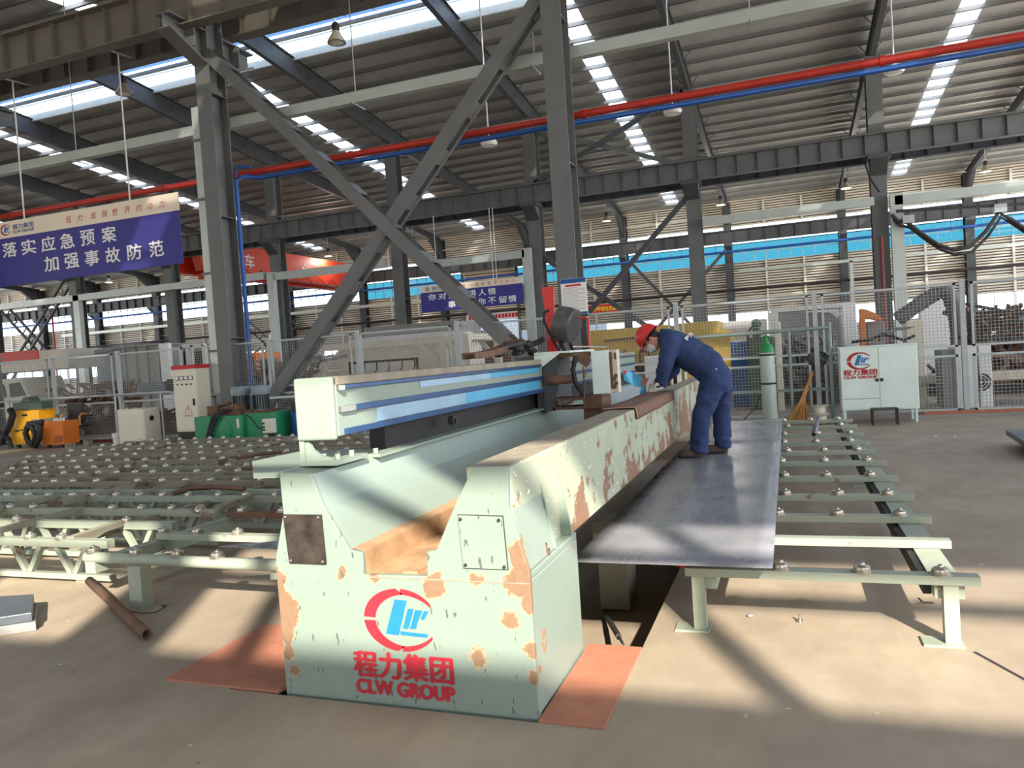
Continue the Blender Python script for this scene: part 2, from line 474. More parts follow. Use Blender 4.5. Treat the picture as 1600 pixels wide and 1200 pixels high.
# saw-cut joints in the slab
J = [(Vector((.80, 4.3, 0)), Vector((1.45, 2.9, 0)), .018)]
for i, (a, b, w) in enumerate(J):
    d = (b-a); d.z = 0; s = Vector((d.y, -d.x, 0)).normalized()*w/2
    mm = MB(); mm.prism([a+s+Vector((0, 0, -.004)), b+s+Vector((0, 0, -.004)), b-s+Vector((0, 0, -.004)), a-s+Vector((0, 0, -.004))], (0, 0, .006))
    tag(mm.build('trim_%d' % (i+1), 'dark'), 'dark joint line cut in the concrete floor, ' + 'from the corner of the right roller table', 'floor joint', kind='structure')

# roof : sheets between the skylight strips, both slopes, open ridge band glazed
def roof_pts(x0, x1, y0, y1): return [(x0, y0, zroof(y0)+.02), (x1, y0, zroof(y0)+.02), (x1, y1, zroof(y1)+.02), (x0, y1, zroof(y1)+.02)]
RB0, RB1 = 28.2, 32.7
m = MB(); ms = MB()
edges = [XL]+[e for s in STRIPS for e in (s-.52, s+.52)]+[XR]
for i in range(len(edges)-1):
    tgt = ms if i % 2 else m
    tgt.quad(*roof_pts(edges[i], edges[i+1], RB1, 67.3)); m.quad(*roof_pts(edges[i], edges[i+1], 67.3, YW+.3))
    tgt.quad(*roof_pts(edges[i], edges[i+1], YB-.3, RB0))
tag(m.build('ceiling', 'roof', fixn=False), 'grey corrugated steel roof sheeting over the whole hall', 'roof', kind='structure')
tag(ms.build('skylight_strips', 'skylight', fixn=False), 'bright translucent strips let into the roof between the rafters', 'skylight', kind='structure')
m = MB(); m.quad((XL, RB0, zroof(RB0)+.25), (XR, RB0, zroof(RB0)+.25), (XR, 31.7, zroof(31.7)+.45), (XL, 31.7, zroof(31.7)+.45))
rg = tag(m.build('ridge_skylight', 'pane_sky', fixn=False), 'long clear ridge skylight showing blue sky above the middle aisle', 'skylight', kind='structure')
m = MB(); m.quad((XL, 31.7, zroof(31.7)+.3), (XR, 31.7, zroof(31.7)+.3), (XR, RB1, zroof(RB1)+.06), (XL, RB1, zroof(RB1)+.06))
m.build('corrugated_band', 'skylight', rg, fixn=False)
m = MB()
m.tube([(XL, 31.65, zroof(31.65)+.18), (XR, 31.65, zroof(31.65)+.18)], .11, 8)
for yy in (32.0, 32.35): m.bar((XL, yy, zroof(yy)+.2), (XR, yy, zroof(yy)+.2), .05, .05)
m.build('ridge_pipe', 'white_metal', rg)
m = MB()
x = XL
while x < XR:
    m.bar((x, RB0, zroof(RB0)+.2), (x, 31.7, zroof(31.7)+.4), .04, .04); x += 1.5
m.build('glazing_bars', 'white_metal', rg)
m = MB(); m.box(XL, XR, RB0-.12, RB0-.04, zroof(RB0)-.1, zroof(RB0)+3.3); m.build('sun_block_wall', 'clad', rg)  # unseen upstand, added to stop direct sun through the ridge
m = MB(); m.box(XL, XR, RB1-.06, RB1+.06, zroof(RB1)-.34, zroof(RB1)+.02)
m.build('gutter_board', 'white_metal', rg)

# purlins
ys_ = []
y = RB1+1.25
while y < YW-.6: ys_.append(y); y += 1.5
y = RB0-1.2
while y > YB+.5: ys_.append(y); y -= 1.5
nf = 0
for y in ys_:
    z = zroof(y); m = MB(); s = 1 if y > YR else -1
    m.box(XL, XR, y-.012, y+.012, z-.24, z)
    m.box(XL, XR, y-.075, y+.012, z-.24, z-.225); m.box(XL, XR, y-.075, y-.063, z-.24, z-.205)
    nf += 1
    nm = 'galvanised roof purlin, %s one down the %s slope from the ridge' % (ORD[(nf if y > YR else nf-nfar)-1], 'far' if y > YR else 'near')
    if y > YR: nfar = nf
    tag(m.build('roof_purlin', 'purlin'), nm, 'purlin', 'roof purlins', 'structure')

# rafters (tapered I sections) on the grid, with fly braces
def rafter(x):
    m = MB()
    st = [(YW-.55, .55), (55, .62), (42, 1.0), (36, 1.0), (YR, .95), (22, .95), (16, 1.0), (4, .62), (YB+.4, .55)]
    for (ya, da), (yb, db) in zip(st[:-1], st[1:]):
        za, zb = zroof(ya)-.24, zroof(yb)-.24
        m.prism([(x-.012, ya, za), (x-.012, yb, zb), (x-.012, yb, zb-db), (x-.012, ya, za-da)], (.024, 0, 0))
        m.bar((x, ya, za), (x, yb, zb), .24, .03); m.bar((x, ya, za-da), (x, yb, zb-db), .26, .035)
    for i, y in enumerate(ys_):
        if i % 2 or abs(y-YR) < 3: continue
        dep = .75 if y < 50 else .55
        for sx in (-1, 1): m.bar((x+sx*.55, y, zroof(y)-.2), (x+sx*.04, y-.15, zroof(y)-.24-dep+.1), .04, .04)
    return m
MIDN = lambda k: ORD[k]
for i, x in enumerate(GRID):
    tag(rafter(x).build('roof_rafter', 'steel_dark2'), 'dark grey sloping roof rafter, %s from the right end of the hall' % ORD[len(GRID)-1-i], 'rafter', 'roof rafters', 'structure')

# far wall : cladding with two strips of windows, low windows and a gate
XGT = [-29.5, -23.9]
GB = -29.5, -23.9
SHADE_LINES = MB()
def wall_rect(m, x0, x1, z0, z1):
    """corrugated sheet with horizontal ribs"""
    n = max(1, int(round((z1-z0)/.21))); dz = (z1-z0)/n
    for k in range(n):
        a = z0+k*dz
        m.quad((x0, YW, a), (x1, YW, a), (x1, YW, a+dz*.55), (x0, YW, a+dz*.55))
        m.quad((x0, YW, a+dz*.55), (x1, YW, a+dz*.55), (x1, YW+.14, a+dz*.60), (x0, YW+.14, a+dz*.60))
        SHADE_LINES.quad((x0, YW+.14, a+dz*.60), (x1, YW+.14, a+dz*.60), (x1, YW+.14, a+dz*.92), (x0, YW+.14, a+dz*.92))  # dark groove back paints the shadow line between ribs
        m.quad((x0, YW+.14, a+dz*.92), (x1, YW+.14, a+dz*.92), (x1, YW, a+dz), (x0, YW, a+dz))
Z = dict(l0=2.6, l1=4.15, w0=8.45, w1=11.6)
m = MB()
wall_rect(m, XL, XR, Z['w1'], 13.9)
wall_rect(m, XL, GB[0], Z['l1'], Z['w0']); wall_rect(m, GB[1], XR, Z['l1'], Z['w0'])
for a, b in ((XL, GB[0]), (GB[1], XR)): wall_rect(m, a, b, 0, Z['l0'])
wf_ = tag(m.build('wall_front', 'clad', fixn=False), 'far beige ribbed cladding wall with two long window strips', 'wall', kind='structure')
SHADE_LINES.build('cladding_shade_lines', 'groove_shade', wf_, fixn=False); SHADE_LINES.v = []; SHADE_LINES.f = []; SHADE_LINES.sm = []
# posts and girts on the wall
nP = 0
x = GRID[0]
girt = 0
for k, z in enumerate((1.5, 5.35, 6.75, 12.55)):
    m = MB()
    for a, b in ((XL, GB[0]-.15), (GB[1]+.15, XR)): m.box(a, b, YW-.2, YW-.05, z-.05, z+.05)
    tag(m.build('wall_girt', 'white_metal'), 'white horizontal girt on the far wall, %s from the floor' % ORD[k], 'girt', 'wall girts', 'structure')
xp = []
for gx in GRID:
    for o in (3.0, 6.0):
        if not (GB[0]-.3 < gx+o < GB[1]+.3) and gx+o < XR: xp.append(gx+o)
for k, x in enumerate(reversed(xp)):
    m = MB()
    for a, b in ((0, Z['w0']), (Z['w1'], 13.5)): m.box(x-.085, x+.085, YW-.22, YW-.1, a, b)
    tag(m.build('wall_post', 'white_metal'), 'slim white vertical post on the far wall, %s from its right end' % ORD[k], 'post', 'far wall posts', 'structure')
# windows : one per bay and row
def window(n, x0, x1, z0, z1, nx, nz, mat, lab):
    r = thing('window_%d' % n, lab, 'window', ((x0+x1)/2, YW, z0), 'far wall windows', 'structure')
    m = MB(); m.box(x0, x1, YW-.01, YW+.01, z0, z1); m.build('pane', mat, r)
    f = MB()
    for i in range(nx+1):
        x = x0+(x1-x0)*i/nx; w = .05 if i in (0, nx) else .022
        f.box(x-w, x+w, YW-.05, YW+.05, z0, z1)
    for j in range(nz+1):
        z = z0+(z1-z0)*j/nz; f.box(x0, x1, YW-.05, YW+.05, z-.03, z+.03)
    f.build('window_frame', 'white_metal' if n else 'galv', r)
wn = 1
for i in range(len(GRID)-1, 0, -1):
    x0, x1 = GRID[i-1], GRID[i]
    k = len(GRID)-1-i
    segs = [(x0+.15, x1-.15)]
    if x0 < GB[0] < x1 or x0 < GB[1] < x1:
        segs = [(x0+.15, GB[0]-.1), (GB[1]+.1, x1-.15)]
    for sgi, (a, b) in enumerate(segs):
        if b-a < .4: continue
        mat = 'pane' if x0 > -45 else 'pane_white'
        extra = ' beside the gate' + (', right part' if sgi else ', left part') if len(segs) > 1 else ''
        window(wn, a, b, Z['w0'], 10.05, max(1, round((b-a)/1.0)), 2, mat, 'high two-row window strip of the %s bay from the right%s' % (ORD[k], extra)); wn += 1
        window(wn, a, b, 10.05, Z['w1'], max(1, round((b-a)/1.0)), 1, 'pane_white', 'narrow bright top window strip of the %s bay from the right%s' % (ORD[k], extra)); wn += 1
        window(wn, a, b, Z['l0'], Z['l1'], max(1, round((b-a)/1.5)), 1, 'pane_white', 'low window by the floor in the %s bay from the right%s' % (ORD[k], extra)); wn += 1
# gate : bright opening, shutter box and shutter curtain above
g = thing('door_1', 'tall open gate in the far wall, bright outside, shutter rolled up', 'door', (-26.7, YW, 0), None, 'structure')
m = MB()
for x in GB: m.box(x-.12, x+.12, YW-.15, YW+.05, 0, 11.6)
m.box(GB[0], GB[1], YW-.15, YW+.05, 6.0, 6.2); m.build('door_frame', 'steel_brown', g)
m = MB(); wall_rect(m, GB[0]+.1, GB[1]-.1, 6.2, 9.9); sc_ = m.build('shutter_curtain', 'banner_cream', g, fixn=False); SHADE_LINES.build('slat_shade_lines', 'groove_shade', sc_, fixn=False)
m = MB(); m.box(GB[0]+.1, GB[1]-.1, YW-.55, YW+.05, 9.9, 11.6); m.build('shutter_box', 'banner_cream', g, bevel=.03)
m = MB(); m.box(GB[0]+.15, GB[1]-.15, YW-.1, YW-.06, 5.3, 5.98)
b = m.build('gate_banner', 'letter_white', g)
m = MB()
for k in range(15):
    x = GB[0]+.4+k*.345
    m.box(x, x+.26, YW-.115, YW-.1, 5.48, 5.86); 
m.build('gate_banner_band', 'banner_red', b)
# ground outside and a pale wall opposite the gate
m = MB(); m.box(-36, -18, YW+11, YW+11.4, 0, 9); tag(m.build('wall_outside', 'white_metal'), 'white sunlit building seen through the far gate', 'building', kind='structure')

# near wall (behind the photographer): high window band between sill and head, doors below
m = MB()
m.box(XL, XR, YB-.1, YB+.1, 9.9, 15.0); m.box(XL, XR, YB-.1, YB+.1, 6.6, 8.28)
m.box(XL, XR, YB-.1, YB+.1, 3.8, 6.6)
for x in range(-94, 34, 18): m.box(x-3.5, x+3.5, YB-.1, YB+.1, 0, 3.8)
tag(m.build('wall_back', 'clad'), 'near beige wall behind the camera with a high window band', 'wall', kind='structure')
m = MB()
x = 6.45-33*3.0
while x < XR: m.box(x-.07, x+.07, YB-.08, YB+.08, 8.28, 9.9); x += 3.0
m.tube([(XL, YB+.35, 9.06), (XR, YB+.35, 9.06)], .085, 10)
for x in (2.2, 11.2, 20.2, -6.8, -15.8): m.box(x-.25, x+.25, YB+.1, YB+.7, 6.6, 12)
tag(m.build('window_0', 'steel_dark'), 'window posts and pipe of the near wall behind the camera', 'window', kind='structure')

# ---------------------------------------------------------------- columns
def hcol(m, x, y0, z0, z1, w=.44, d=.6, t=.03):
    """H section, flanges facing -y / +y; front flange face at y0"""
    m.box(x-w/2, x+w/2, y0, y0+t, z0, z1); m.box(x-w/2, x+w/2, y0+d-t, y0+d, z0, z1)
    m.box(x-.015, x+.015, y0+t, y0+d-t, z0, z1)
    z = z0+2.6
    while z < z1-1: m.box(x-w/2+.02, x+w/2-.02, y0+t, y0+d-t, z-.012, z+.012); z += 3.1
Y1 = 15.75
for i, x in enumerate((-22.6, -13.52, -4.36)):
    lab = ['grey steel column left of the blue banner, mostly outside the view', 'grey steel column with a light cable tray and blue pipe on its sides',
           'grey steel column carrying the white rules poster, rising behind the carriage'][i]
    r = thing('steel_column', lab, 'column', (x, Y1, 0), 'near row columns', 'structure')
    m = MB(); hcol(m, x, Y1, 0, zroof(Y1)-.3); m.box(x-.35, x+.35, Y1-.1, Y1+.7, 0, .03); m.build('shaft', 'steel_dark', r)
    m = MB()
    for s in (-1, 1):      # crane brackets
        y = Y1+.3; a, b = (y+.3*s, y+1.5*s)
        m.prism([(x-.02, a, 10.3), (x-.02, b, 10.3), (x-.02, b, 10.0), (x-.02, a, 9.5)], (.04, 0, 0))
        m.bar((x, a, 10.32), (x, b, 10.32), .42, .04); m.bar((x, a, 9.5), (x, b, 9.98), .42, .04)
        m.box(x-.3, x+.3, y+.8*s-.02, y+.8*s+.02, 9.75, 10.3)
    m.build('crane_bracket', 'steel_dark', r)
def crane_girder(y, z0, z1, w, lab, mat, step=.9, x0=-95, x1=25.5):
    m = MB()
    m.box(x0, x1, y-.008, y+.008, z0, z1); m.box(x0, x1, y-w/2, y+w/2, z0-.03, z0); m.box(x0, x1, y-w/2-.04, y+w/2+.04, z1, z1+.03)
    m.box(x0, x1, y-.05, y+.05, z1+.03, z1+.13)
    x = x0
    while x < x1: m.box(x-.008, x+.008, y-w/2+.02, y+w/2-.02, z0, z1); x += step
    return tag(m.build('crane_girder', mat), lab, 'crane girder', 'crane runway girders', 'structure')
crane_girder(Y1-.62, 10.2, 11.12, .36, 'brown-grey crane girder with stiffeners, nearer of the two atop the near columns', 'steel_brown')
crane_girder(Y1+1.25, 10.6, 11.45, .36, 'brown-grey crane girder with stiffeners, farther of the two atop the near columns', 'steel_brown')
crane_girder(41.55, 10.35, 11.3, .4, 'grey crane girder running across the hall on the middle row of columns', 'steel_dark', 1.0)
crane_girder(43.55, 10.35, 11.3, .4, 'grey crane girder just behind the one on the middle row, carrying the red crane', 'steel_dark2', 1.0)
crane_girder(67.4, 10.1, 11.05, .4, 'grey crane girder along the far wall between the window strips', 'steel_dark2', 1.2)

# cross bracing in the near row
def brace(a, b, lab, w=.30):
    a = Vector(a); b = Vector(b); m = MB(); d = (b-a).normalized()
    up = Vector((0, 1, 0)).cross(d)
    for dy, ww in ((0, w), (.42, w)):
        o = Vector((0, dy, 0)); m.bar(a+o, b+o, .016, ww, up)
        m.bar(a+o+up*(ww/2-.01)+Vector((0, .05*(1 if dy == 0 else -1), 0)), b+o+up*(ww/2-.01)+Vector((0, .05*(1 if dy == 0 else -1), 0)), .1, .016, up)
    L = (b-a).length; t = .6
    while t < L-.3:
        p = a+d*t
        m.prism([p+up*(w/2-.03)+Vector((0, .03, 0)), p+d*.4+up*(w/2-.03)+Vector((0, .03, 0)), p+d*.4+up*(w/2-.03)+Vector((0, .38, 0)), p+up*(w/2-.03)+Vector((0, .38, 0))], up*.016)
        m.prism([p-up*(w/2)+Vector((0, -.0, 0)), p+d*.4-up*(w/2), p+d*.4-up*(w/2)+Vector((0, .42, 0)), p-up*(w/2)+Vector((0, .42, 0))], up*.016)
        t += 1.25
    return tag(m.build('cross_brace', 'steel_dark'), lab, 'brace', None, 'structure')
brace((-13.55, Y1+.04, 9.95), (-4.65, Y1+.04, .72), 'heavy battened brace falling to the right between the two near columns')
brace((-12.95, Y1+.14, .3), (-4.5, Y1+.14, 9.45), 'heavy battened brace rising to the right between the two near columns')

# middle row columns
Y2 = 42.0
MX = [-4.4+9*k for k in range(-6, 3)]
for i, x in enumerate(reversed(MX)):
    r = thing('middle_row_column', 'dark grey steel column of the middle row, %s from the right' % ORD[i], 'column', (x, Y2, 0), 'middle row columns', 'structure')
    m = MB(); hcol(m, x, Y2, 0, zroof(Y2)-1.2, .72, .8, .04); m.build('shaft', 'steel_dark', r)
    m = MB(); m.prism([(x-.38, Y2-.02, 9.3), (x-.5, Y2-.6, 10.3), (x-.5, Y2, 10.3)], (.02, 0, 0))
    m.box(x-.5, x+.5, Y2-.9, Y2+.05, 10.1, 10.32); m.prism([(x-.38, Y2, 9.4), (x-.38, Y2-.9, 10.1), (x-.38, Y2, 10.1)], (.76, 0, 0))
    m.build('crane_bracket', 'steel_dark2', r)
def thin_brace(a, b, y, lab, w=.26, mat='steel_dark2', ladder=False):
    m = MB()
    if ladder:
        A = Vector((a[0], y, a[1])); B = Vector((b[0], y, b[1])); d = (B-A).normalized(); up = Vector((0, 1, 0)).cross(d)
        for s in (-1, 1): m.bar(A+up*s*.35, B+up*s*.35, .16, .13, up)
        t = .7; L = (B-A).length
        while t < L: m.bar(A+d*t-up*.35, A+d*t+up*.35, .05, .1, d); t += 1.1
    else: m.bar((a[0], y, a[1]), (b[0], y, b[1]), .2, w, (0, 0, 1))
    tag(m.build('cross_brace', mat), lab, 'brace', None, 'structure')
thin_brace((-13.2, 1.2), (-4.7, 9.6), Y2+.1, 'dark brace rising right between middle row columns, below the crane girder')
thin_brace((-13.2, 7.4), (-4.9, 1.0), Y2+.35, 'dark brace falling right between middle row columns, below the crane girder')
thin_brace((-13.2, 11.5), (-4.6, 15.2), Y2+.1, 'thin upper brace rising right above the middle crane girder')
thin_brace((-13.0, 14.6), (-4.9, 11.4), Y2+.35, 'thin upper brace falling right above the middle crane girder', .22, 'steel_dark')
p0 = at(110, 430, Y2); p1 = at(12, 590, Y2)
thin_brace((p0.x, p0.z), (p1.x, p1.z), Y2+.1, 'dark laced brace rising right below the blue banner', .2, 'steel_dark2', True)
p0 = at(-5, 480, Y2); p1 = at(72, 565, Y2)
thin_brace((p0.x, p0.z), (p1.x, p1.z), Y2+.5, 'dark laced brace falling right below the blue banner', .2, 'steel_dark2', True)
p0 = at(468, 500, 66.5); p1 = at(395, 560, 66.5)
thin_brace((p0.x, p0.z), (p1.x, p1.z), 66.5, 'dark laced brace rising right behind the near cable tray column', .2, 'steel_dark2', True)
p0 = at(376, 500, 66.5); p1 = at(440, 560, 66.5)
thin_brace((p0.x, p0.z), (p1.x, p1.z), 67, 'dark laced brace falling right behind the near cable tray column', .2, 'steel_dark2', True)
p0 = at(985, 410, 67); p1 = at(1130, 560, 67)
thin_brace((p0.x, p0.z), (p1.x, p1.z), 67, 'brace falling right on the far wall behind the worker', .25)
p0 = at(1135, 390, 67); p1 = at(1030, 510, 67)
thin_brace((p0.x, p0.z), (p1.x, p1.z), 66.8, 'brace rising right on the far wall behind the worker', .25)
# far wall columns
for i, x in enumerate(reversed(GRID)):
    m = MB(); hcol(m, x, 67.75, 0, zroof(67.75)-.4, .62, .75, .04)
    m.prism([(x-.28, 67.8, 9.2), (x-.28, 66.95, 9.8), (x-.28, 66.95, 10.06), (x-.28, 67.8, 10.06)], (.56, 0, 0))
    m.prism([(x-.13, 67.8, 11.6), (x-.13, 65.2, 13.55), (x-.13, 67.8, 13.4)], (.26, 0, 0))
    tag(m.build('wall_column', 'steel_dark2'), 'dark blue-grey column against the far wall, %s from the right end' % ORD[i], 'column', 'far wall columns', 'structure')

# ---------------------------------------------------------------- pipes, trays
m = MB(); m.tube([(-60, 16.75, 6.93), (25.5, 16.75, 6.93)], .082, 12)
for x in range(-58, 25, 6): m.tube([(x-.05, 16.75, 6.93), (x+.05, 16.75, 6.93)], .105, 12)
tag(m.build('red_pipe', 'red_pipe'), 'long red pipe running high across the hall', 'pipe')
m = MB(); m.tube([(-13.1, 16.2, .9), (-13.1, 16.2, 6.62), (-13.0, 16.4, 6.76), (-12.8, 16.78, 6.77), (25.5, 16.78, 6.77)], .056, 10)
m.tube([(-13.1, 16.2, 6.7), (-13.05, 16.2, 6.98), (-12.6, 16.2, 6.9)], .03, 8)
tag(m.build('blue_pipe', 'blue_pipe'), 'blue pipe hung under the red one and dropping down the near column', 'pipe')
tr = thing('cable_tray', 'pale galvanised cable tray crossing behind the near columns with a drop on the left one', 'cable tray', (-13.9, 16.5, 0))
m = MB(); m.box(-60, 25.5, 16.4, 16.62, 8.06, 8.32); m.build('run', 'tray', tr, bevel=.008)
m = MB(); m.box(-14.06, -13.78, 15.86, 16.06, 1.2, 8.55); m.build('drop', 'tray', tr, bevel=.008)
for z in (2.3, 4.3, 6.2, 7.7): m = MB(); m.box(-14.1, -13.7, 15.82, 16.1, z-.03, z+.03); m.build('clamp_band', 'steel_dark', tr)
x = -28
while x < 8: m = MB(); m.tube([(x, 16.5, 8.02), (x, 16.5, zroof(16.5)-.2)], .014, 6); m.bar((x, 16.2, 8.03), (x, 16.9, 8.03), .03, .03); m.build('hanger_rod', 'galv', tr); x += 4.6
def tray(name_lab, a, b, y, s=.3):
    m = MB(); m.box(a[0], b[0], y-.12, y+.12, a[1]-s/2, a[1]+s/2); return m
m = MB(); z2 = at(1290, 325, 41.8).z; m.box(-4.4+.5, 4.3, 41.4, 41.75, z2-.2, z2+.2)
tag(m.build('cable_tray', 'tray'), 'pale cable tray between the two right columns of the middle row', 'cable tray')
z3 = at(1500, 303, 41.8).z; m = MB(); m.box(5.2, 24, 41.4, 41.75, z3-.22, z3+.22); px = at(1404, 400, 41.6).x; m.box(px-.28, px+.28, 41.4, 41.75, 0, z3+.35)
tag(m.build('cable_tray', 'tray'), 'pale cable tray with a drop right of the rightmost middle column', 'cable tray')
z4 = at(780, 402, 41.8).z; m = MB(); m.box(-20.5, -13.9, 41.4, 41.75, z4-.22, z4+.22); px = at(829, 480, 41.6).x; m.box(px-.25, px+.25, 41.4, 41.75, 0, z4+.3)
tag(m.build('cable_tray', 'tray'), 'pale cable tray with a drop just right of the small blue banner', 'cable tray')
z5 = at(490, 426, 41.8).z; m = MB(); m.box(-31, -22.9, 41.4, 41.75, z5-.24, z5+.24); px = at(428, 480, 41.6).x; m.box(px-.25, px+.25, 41.4, 41.75, 0, z5+.3)
tag(m.build('cable_tray', 'tray'), 'pale cable tray and drop beside the column right of the blue pipe', 'cable tray')
z6 = at(200, 457, 41.8).z; m = MB(); m.box(-58, -31.9, 41.4, 41.75, z6-.22, z6+.22); px = at(126, 520, 41.6).x; m.box(px-.28, px+.28, 41.4, 41.75, 0, z6+.2)
tag(m.build('cable_tray', 'tray'), 'pale cable tray and drop below the large blue banner', 'cable tray')
for i, z in enumerate((9.3, 6.1)):
    m = MB(); yv = 66.6
    m.tube([(XL, yv, z-.05), (XR, yv, z-.05)], .11, 8)
    tag(m.build('wall_pipe', 'blue_pipe' if i == 0 else 'dark'), 'dark blue pipe running across the far window strip' if i == 0 else 'dark pipe running along the far wall below the windows', 'pipe')
m = MB(); zz = at(1300, 410, 66).z
m.box(-3.5, 26, 66.0, 66.3, zz-.12, zz+.12); px = at(1331, 430, 66).x; m.box(px-.12, px+.12, 66.0, 66.3, 0, zz)
tag(m.build('wall_duct', 'tray'), 'pale duct along the far wall with a drop behind the robot', 'duct')
m = MB(); zz = at(300, 505, 66).z; m.box(-80, -24.5, 66.0, 66.3, zz-.14, zz+.14)
tag(m.build('wall_duct', 'tray'), 'pale duct along the far wall left of the gate', 'duct')
m = MB(); pa = at(1376, 370, 41.4); m.tube([(pa.x, 41.4, 0), (pa.x, 41.4, pa.z)], .10, 8)
tag(m.build('standpipe', 'red_dark'), 'dark red standpipe on the rightmost middle column', 'pipe')
pa = at(82, 500, 66); m = MB(); m.tube([(pa.x, 66, 0), (pa.x, 66, pa.z+1.2)], .1, 8)
tag(m.build('standpipe', 'red_pipe'), 'thin red standpipe on the far left wall', 'pipe')

# festoon cable on the middle row crane
m = MB()
pts = [at(u, v, 41) for u, v in ((1393, 335), (1402, 345), (1418, 348), (1440, 365), (1465, 382), (1490, 391), (1515, 386), (1540, 362), (1560, 332), (1580, 343), (1605, 360), (1640, 366))]
m.tube(pts, .09, 8); m.tube([p+Vector((.1, .1, -.22)) for p in pts], .07, 8)
fc = thing('festoon_cable', 'sagging bundle of crane supply cables at upper right', 'cable', pts[0])
m.build('cable_loop', 'dark', fc)
for u, v in ((1419, 345), (1562, 328)): p = at(u, v, 41); m = MB(); m.box(p.x-.25, p.x+.25, 40.8, 41.2, p.z-.12, p.z+.25); m.build('trolley', 'galv', fc)
p = at(1400, 330, 41); m = MB(); q = at(1605, 318, 41); m.bar(p, q, .1, .14); m.build('track', 'dark', fc)
m = MB(); m.tube([at(1352, 257, 41.3), at(1360, 280, 41.3), at(1374, 300, 41.3)], .05, 6)
tag(m.build('hanging_cable', 'black'), 'black cable drooping from the girder beside the rightmost middle column', 'cable')

# ---------------------------------------------------------------- high-bay lamps
def bell(px, py, Y, ztop, lab, s=1.0):
    p = at(px, py, Y); r = thing('hanging_lamp', lab, 'lamp', p, 'bell shaped high-bay lamps')
    m = MB(); m.tube([(p.x, p.y, p.z+.5*s), (p.x, p.y, ztop)], .018, 6); m.build('rod', 'white_metal', r)
    m = MB(); m.lathe([(.09*s, .32*s), (.11*s, .34*s), (.12*s, .5*s), (.07*s, .58*s), (.0, .58*s)], p, 14); m.build('ballast', 'dark', r)
    m = MB(); m.lathe([(.28*s, -.02*s), (.25*s, .06*s), (.16*s, .2*s), (.1*s, .32*s)], p, 18); m.build('reflector', 'lamp_metal', r, fixn=False)
    m = MB(); m.lathe([(0, -.05*s), (.16*s, -.03*s), (.27*s, -.0)], p, 18); m.build('diffuser', 'glass_lamp', r)
    if Y > 30:
        li = bpy.data.lights.new('lamp_fill_light', 'POINT'); li.energy = LAMP_FILL; li.color = (1, .93, .82); li.shadow_soft_size = .22  # added fill to brighten the far wall; the lamps themselves are off
        lo_ = bpy.data.objects.new('lamp_fill_light', li); COL.objects.link(lo_); lo_.parent = r; lo_.location = (0, 0, -.35)
for px, py, Y, lab in ((526, 66, 20, 'bell lamp hanging before the ridge skylight, right of the near tray column'),
                       (194, 146, 20, 'bell lamp hanging before the ridge skylight above the large banner'),
                       (948, 345, 62, 'bell lamp hanging under the far roof, right of the poster column'),
                       (1126, 320, 62, 'bell lamp hanging under the far roof above the worker'),
                       (1322, 294, 60, 'bell lamp beside the rafter left of the rightmost middle column'),
                       (1540, 268, 60, 'bell lamp under the rafter at far upper right'),
                       (170, 441, 58, 'bell lamp just under the large blue banner'),
                       (513, 400, 60, 'bell lamp above the red crane end, behind the braces'),
                       (646, 382, 60, 'bell lamp under the far roof behind the brace crossing')):
    bell(px, py, Y, zroof(Y)-.2 if Y > 30 else zroof(20)-.2, lab, 1.0 if Y < 30 else 1.25)
for px, py, Y, lab in ((764, 224, 30, 'white disc lamp seen below the pipes, between brace and poster column'), (1051, 174, 30, 'white disc lamp just below the blue pipe, right of the poster column'),
                       (1397, 110, 30, 'white disc lamp below the blue pipe at right')):
    p = at(px, py, Y); r = thing('hanging_disc_lamp', lab, 'lamp', p, 'white disc lamps under the roof')
    m = MB(); m.tube([(p.x, p.y, p.z+.1), (p.x, p.y, zroof(Y)-.3)], .03, 6); m.build('rod', 'white_metal', r)
    m = MB(); m.lathe([(0, -.12), (.3, -.1), (.36, 0), (.3, .12), (.1, .2), (0, .2)], p, 18); m.build('shade', 'glass_lamp', r)
# red overhead crane
cr = thing('overhead_crane', 'bright red overhead travelling crane spanning from middle row to far wall', 'crane', (-41.4, 54, 11.0))
for x, nm in ((-42.2, 'bridge_girder'), (-39.9, 'bridge_girder')):
    m = MB()
    m.prism([(x-.35, 43.2, 11.45), (x-.35, 43.2, 11.4), (x-.35, 44.0, 11.4), (x-.35, 44.6, 9.45), (x-.35, 66.2, 9.45), (x-.35, 66.9, 11.25), (x-.35, 67.4, 11.25), (x-.35, 67.4, 11.7), (x-.35, 43.2, 11.7)], (.7, 0, 0))
    gd = m.build(nm, 'crane_red', cr)
    if x > -40:
        for i, ch in enumerate('汽车安全'):
            yy = 46.0+[0, 3.2, 7.2, 10.6][i]
            lettering(ch, 'letter_white', gd, (x+.36, yy, 10.0), 1.15, 1.1, (0, 1, 0), fat=.02)
for y in (43.55, 67.3): m = MB(); m.box(-43.6, -38.6, y-.2, y+.2, 11.45, 11.8); m.build('end_carriage', 'crane_red', cr, bevel=.03)
hs = MB(); hs.box(-41.7, -40.3, 46.4, 48.2, 8.6, 9.6); hs.tube([(-41, 46.2, 9.2), (-41, 48.6, 9.2)], .32, 12); ho = hs.build('hoist', 'crane_red', cr)
m = MB(); m.tube([(-41, 47.3, 9), (-41, 47.3, 8.0)], .05, 6); m.box(-41.25, -40.75, 47.1, 47.5, 7.5, 8.1); m.build('hook_block', 'dark', ho)
m = MB(); pts = []
for k in range(11):
    y = 45+k*2.0; pts += [(-39.45, y, 9.95), (-39.45, y+1.1, 9.25)]
m.tube(pts, .03, 5); m.build('festoon', 'black', cr)

